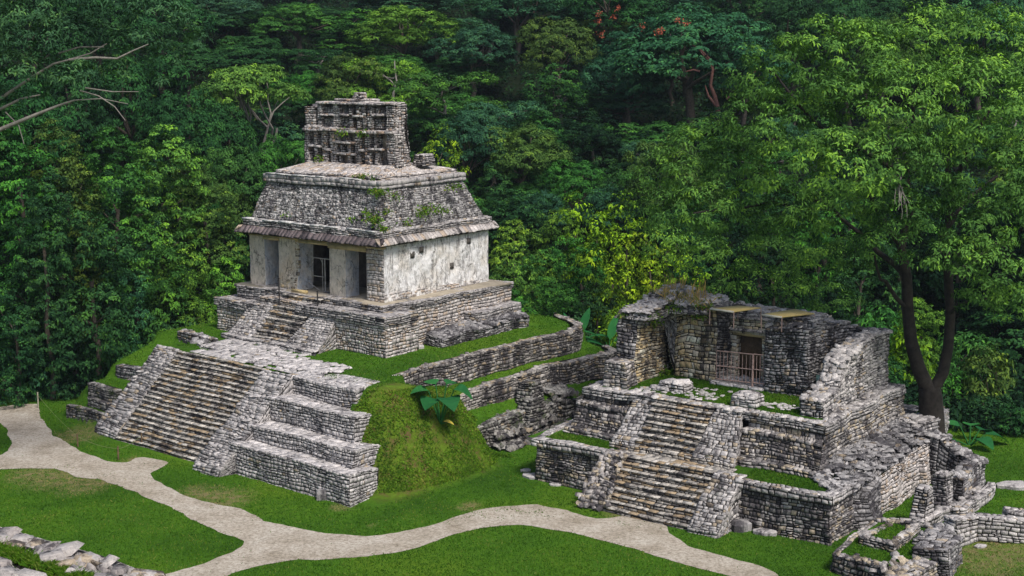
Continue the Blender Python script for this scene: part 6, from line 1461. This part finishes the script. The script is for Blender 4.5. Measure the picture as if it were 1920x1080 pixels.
# broad leaved plants
def broad_leaf(M, base, dirv, L, Wd, stem, curve=.5, lobes=False, tint=.5):
    dirv = np.array(dirv, float); dirv /= np.linalg.norm(dirv); base = np.array(base, float)
    sd_ = np.cross(dirv, (0, 0, 1)); sd_ /= np.linalg.norm(sd_); t = np.linspace(0, 1, 9)
    st = base + dirv * stem
    w_ = np.sin(np.clip(t * 1.02, 0, 1) ** (.55 if lobes else .8) * PI) ** .7 * Wd * .5
    horiz = dirv * np.array([1, 1, 0]); horiz /= np.linalg.norm(horiz) + 1e-6
    c = st + horiz * (t * L * (.75 if lobes else .5))[:, None] + dirv * (t * L * (.2 if lobes else .75))[:, None] - np.array([0, 0, 1]) * (curve * t ** 2 * L)[:, None]
    V = []; 
    for ci, wi in zip(c, w_): V += [ci - sd_ * wi + np.array([0, 0, .18 * wi]), ci, ci + sd_ * wi + np.array([0, 0, .18 * wi])]
    F = []
    for i in range(8): F += [[3 * i, 3 * i + 1, 3 * i + 4, 3 * i + 3], [3 * i + 1, 3 * i + 2, 3 * i + 5, 3 * i + 4]]
    M.add(V, F, np.clip(tint + rng.normal(0, .08, len(F)), 0, 1))
def big_plant(name, pos, label, specs, stemmat=M_BIGLEAF, cat='plant', hs=0.0):
    root = empty(name, loc=tuple(pos)); tag(root, label, cat)
    if hs: M = MB(); M.tube([(0, 0, -.2), (.05, 0, hs * .5), (0, 0, hs)], [.14, .12, .07], 7, .8); M.build('stem', M_BIGLEAF, root)
    for (az, el, L, Wd, stem, curve, lob) in specs:
        a, e = R(az), R(el); dv = (math.sin(a) * math.cos(e), math.cos(a) * math.cos(e), math.sin(e))
        M = MB(); broad_leaf(M, (0, 0, hs), dv, L, Wd, stem, curve, lob, rng.uniform(.3, .8)); M.tube([(0, 0, hs - .1), tuple(np.array(dv) * stem + np.array([0, 0, hs]))], [.06, .035], 5, .7); M.build('leaf', M_BIGLEAF, root)
    return root
pz = P(826, 772, 3.7)
r_ = big_plant('elephant_ear_plant', (pz[0], pz[1], float(height(pz[0], pz[1]))), 'giant leaved plant with heart shaped leaves on top of the grassy mound', [(-105, 70, 1.3, 1.5, 2.1, .3, True), (100, 68, 1.35, 1.6, 2.2, .65, True), (-150, 68, 1.2, 1.5, 1.7, .6, True), (60, 80, 1.1, 1.3, 2.3, .3, True), (-60, 82, 1.1, 1.2, 2.3, .15, True), (150, 66, 1.2, 1.5, 1.8, .7, True), (110, 10, .6, .5, .3, .2, True)])
M = MB(); broad_leaf(M, (.1, -.1, .1), (.8, -.3, .3), .7, .5, .1, .3, True, .9); M.build('yellowed_leaf', flat_mat('yellowed_leaf', (.5, .4, .06), .7), r_)
pz = P(1818, 828, .5)
big_plant('elephant_ear_plant', (pz[0], pz[1], float(height(pz[0], pz[1]))), 'giant leaved plant with heart shaped leaves at the edge of the right lawn', [(-70, 62, 1.5, 1.3, 1.3, .1, True), (90, 35, 1.7, 1.4, 1.2, .5, True), (-100, 20, 1.2, 1.0, .8, .4, True), (150, 40, 1.3, 1.2, .9, .5, True), (20, 70, 1.2, 1.0, 1.2, .3, True), (60, 45, 1.3, 1.1, 1.2, .5, True)])
for i, (px, py, d, lab, sp) in enumerate(((1085, 650, 100.5, 'left clump of banana plants with upright leaves behind the lower grassy wall', [(-40, 80, 2.6, .7, .6, .05, False), (30, 82, 2.8, .75, .8, .05, False), (-80, 60, 2.0, .7, .5, .4, False), (100, 55, 2.6, .8, .6, .6, False), (170, 50, 2.0, .7, .5, .6, False), (-120, 45, 2.0, .7, .4, .6, False)]),
        (1142, 655, 99, 'right clump of banana plants with one huge arching leaf beside the ruined vault', [(-85, 38, 4.2, 1.0, .6, .3, False), (25, 80, 2.6, .8, .7, .08, False), (-60, 25, 2.5, .8, .6, .4, False), (-100, 65, 3.2, .8, .6, .4, False), (80, 60, 2.4, .8, .6, .5, False), (-70, 10, 2.2, .7, .5, .3, False)]))):
    q = D(px, py, d); hz = float(height(q[0], q[1])); big_plant('banana_plant', (q[0], q[1], hz), lab, sp, hs=max(.4, q[2] - hz))

# posts and rope along the left lawn edge
posts = [(72, 765, 1.1, M_POSTY, 'pale wooden post at the dark end of the path'), (146, 838, .8, M_WOODDOOR, 'thin brown rope post on the path edge, left of the stair'), (222, 862, .8, M_WOODDOOR, 'thin brown rope post at the tip of the left lawn'), (266, 836, .8, M_WOODDOOR, 'thin brown rope post touching the foot of the wide stair')]
pp = []
for (px, py, hgt, mt, lab) in posts:
    q = P(px, py, 0); M = MB(); M.tube([(0, 0, -.1), (0, 0, hgt)], .05, 6); M.tube([(0, 0, hgt - .02), (0, 0, hgt + .03)], .06, 6)
    o = M.build('rope_post', mt); o.location = q; tag(o, lab, 'post', 'rope posts along the left lawn'); pp.append(q + (0, 0, hgt * .85))
M = MB()
for a, b in zip(pp[:-1], pp[1:]):
    t = np.linspace(0, 1, 9)[:, None]; M.tube(a + (b - a) * t - np.array([0, 0, .15]) * np.sin(t * PI), .012, 4)
o = M.build('rope', M_ROPE); tag(o, 'thin pale rope strung between the posts on the left lawn', 'rope')

for kind in PROTO:                                   # a variant that was never planted is taken away again
    for pr in PROTO[kind]:
        if 'label' not in pr:
            for ch in list(pr.children): bpy.data.objects.remove(ch)
            bpy.data.objects.remove(pr)

# humid air: one even box of haze round the place
def haze():
    me = bpy.data.meshes.new('haze'); x0, x1, y0, y1, z0, z1 = -470, 470, -90, 740, -9, 75
    me.from_pydata([(x, y, z) for z in (z0, z1) for x, y in ((x0, y0), (x1, y0), (x1, y1), (x0, y1))], [], [(0, 3, 2, 1), (4, 5, 6, 7), (0, 1, 5, 4), (1, 2, 6, 5), (2, 3, 7, 6), (3, 0, 4, 7)])
    m = bpy.data.materials.new('haze'); m.use_nodes = True; n = m.node_tree.nodes; n.remove(n['Principled BSDF'])
    v = n.new('ShaderNodeVolumePrincipled'); v.inputs['Color'].default_value = (.72, .85, 1, 1); v.inputs['Density'].default_value = HAZE; v.inputs['Anisotropy'].default_value = .2
    m.node_tree.links.new(v.outputs[0], n['Material Output'].inputs['Volume']); me.materials.append(m)
    o = bpy.data.objects.new('haze', me); C.objects.link(o); tag(o, 'thin bluish humid haze over the forest', 'haze', kind='stuff')
HAZE = .00013
haze()
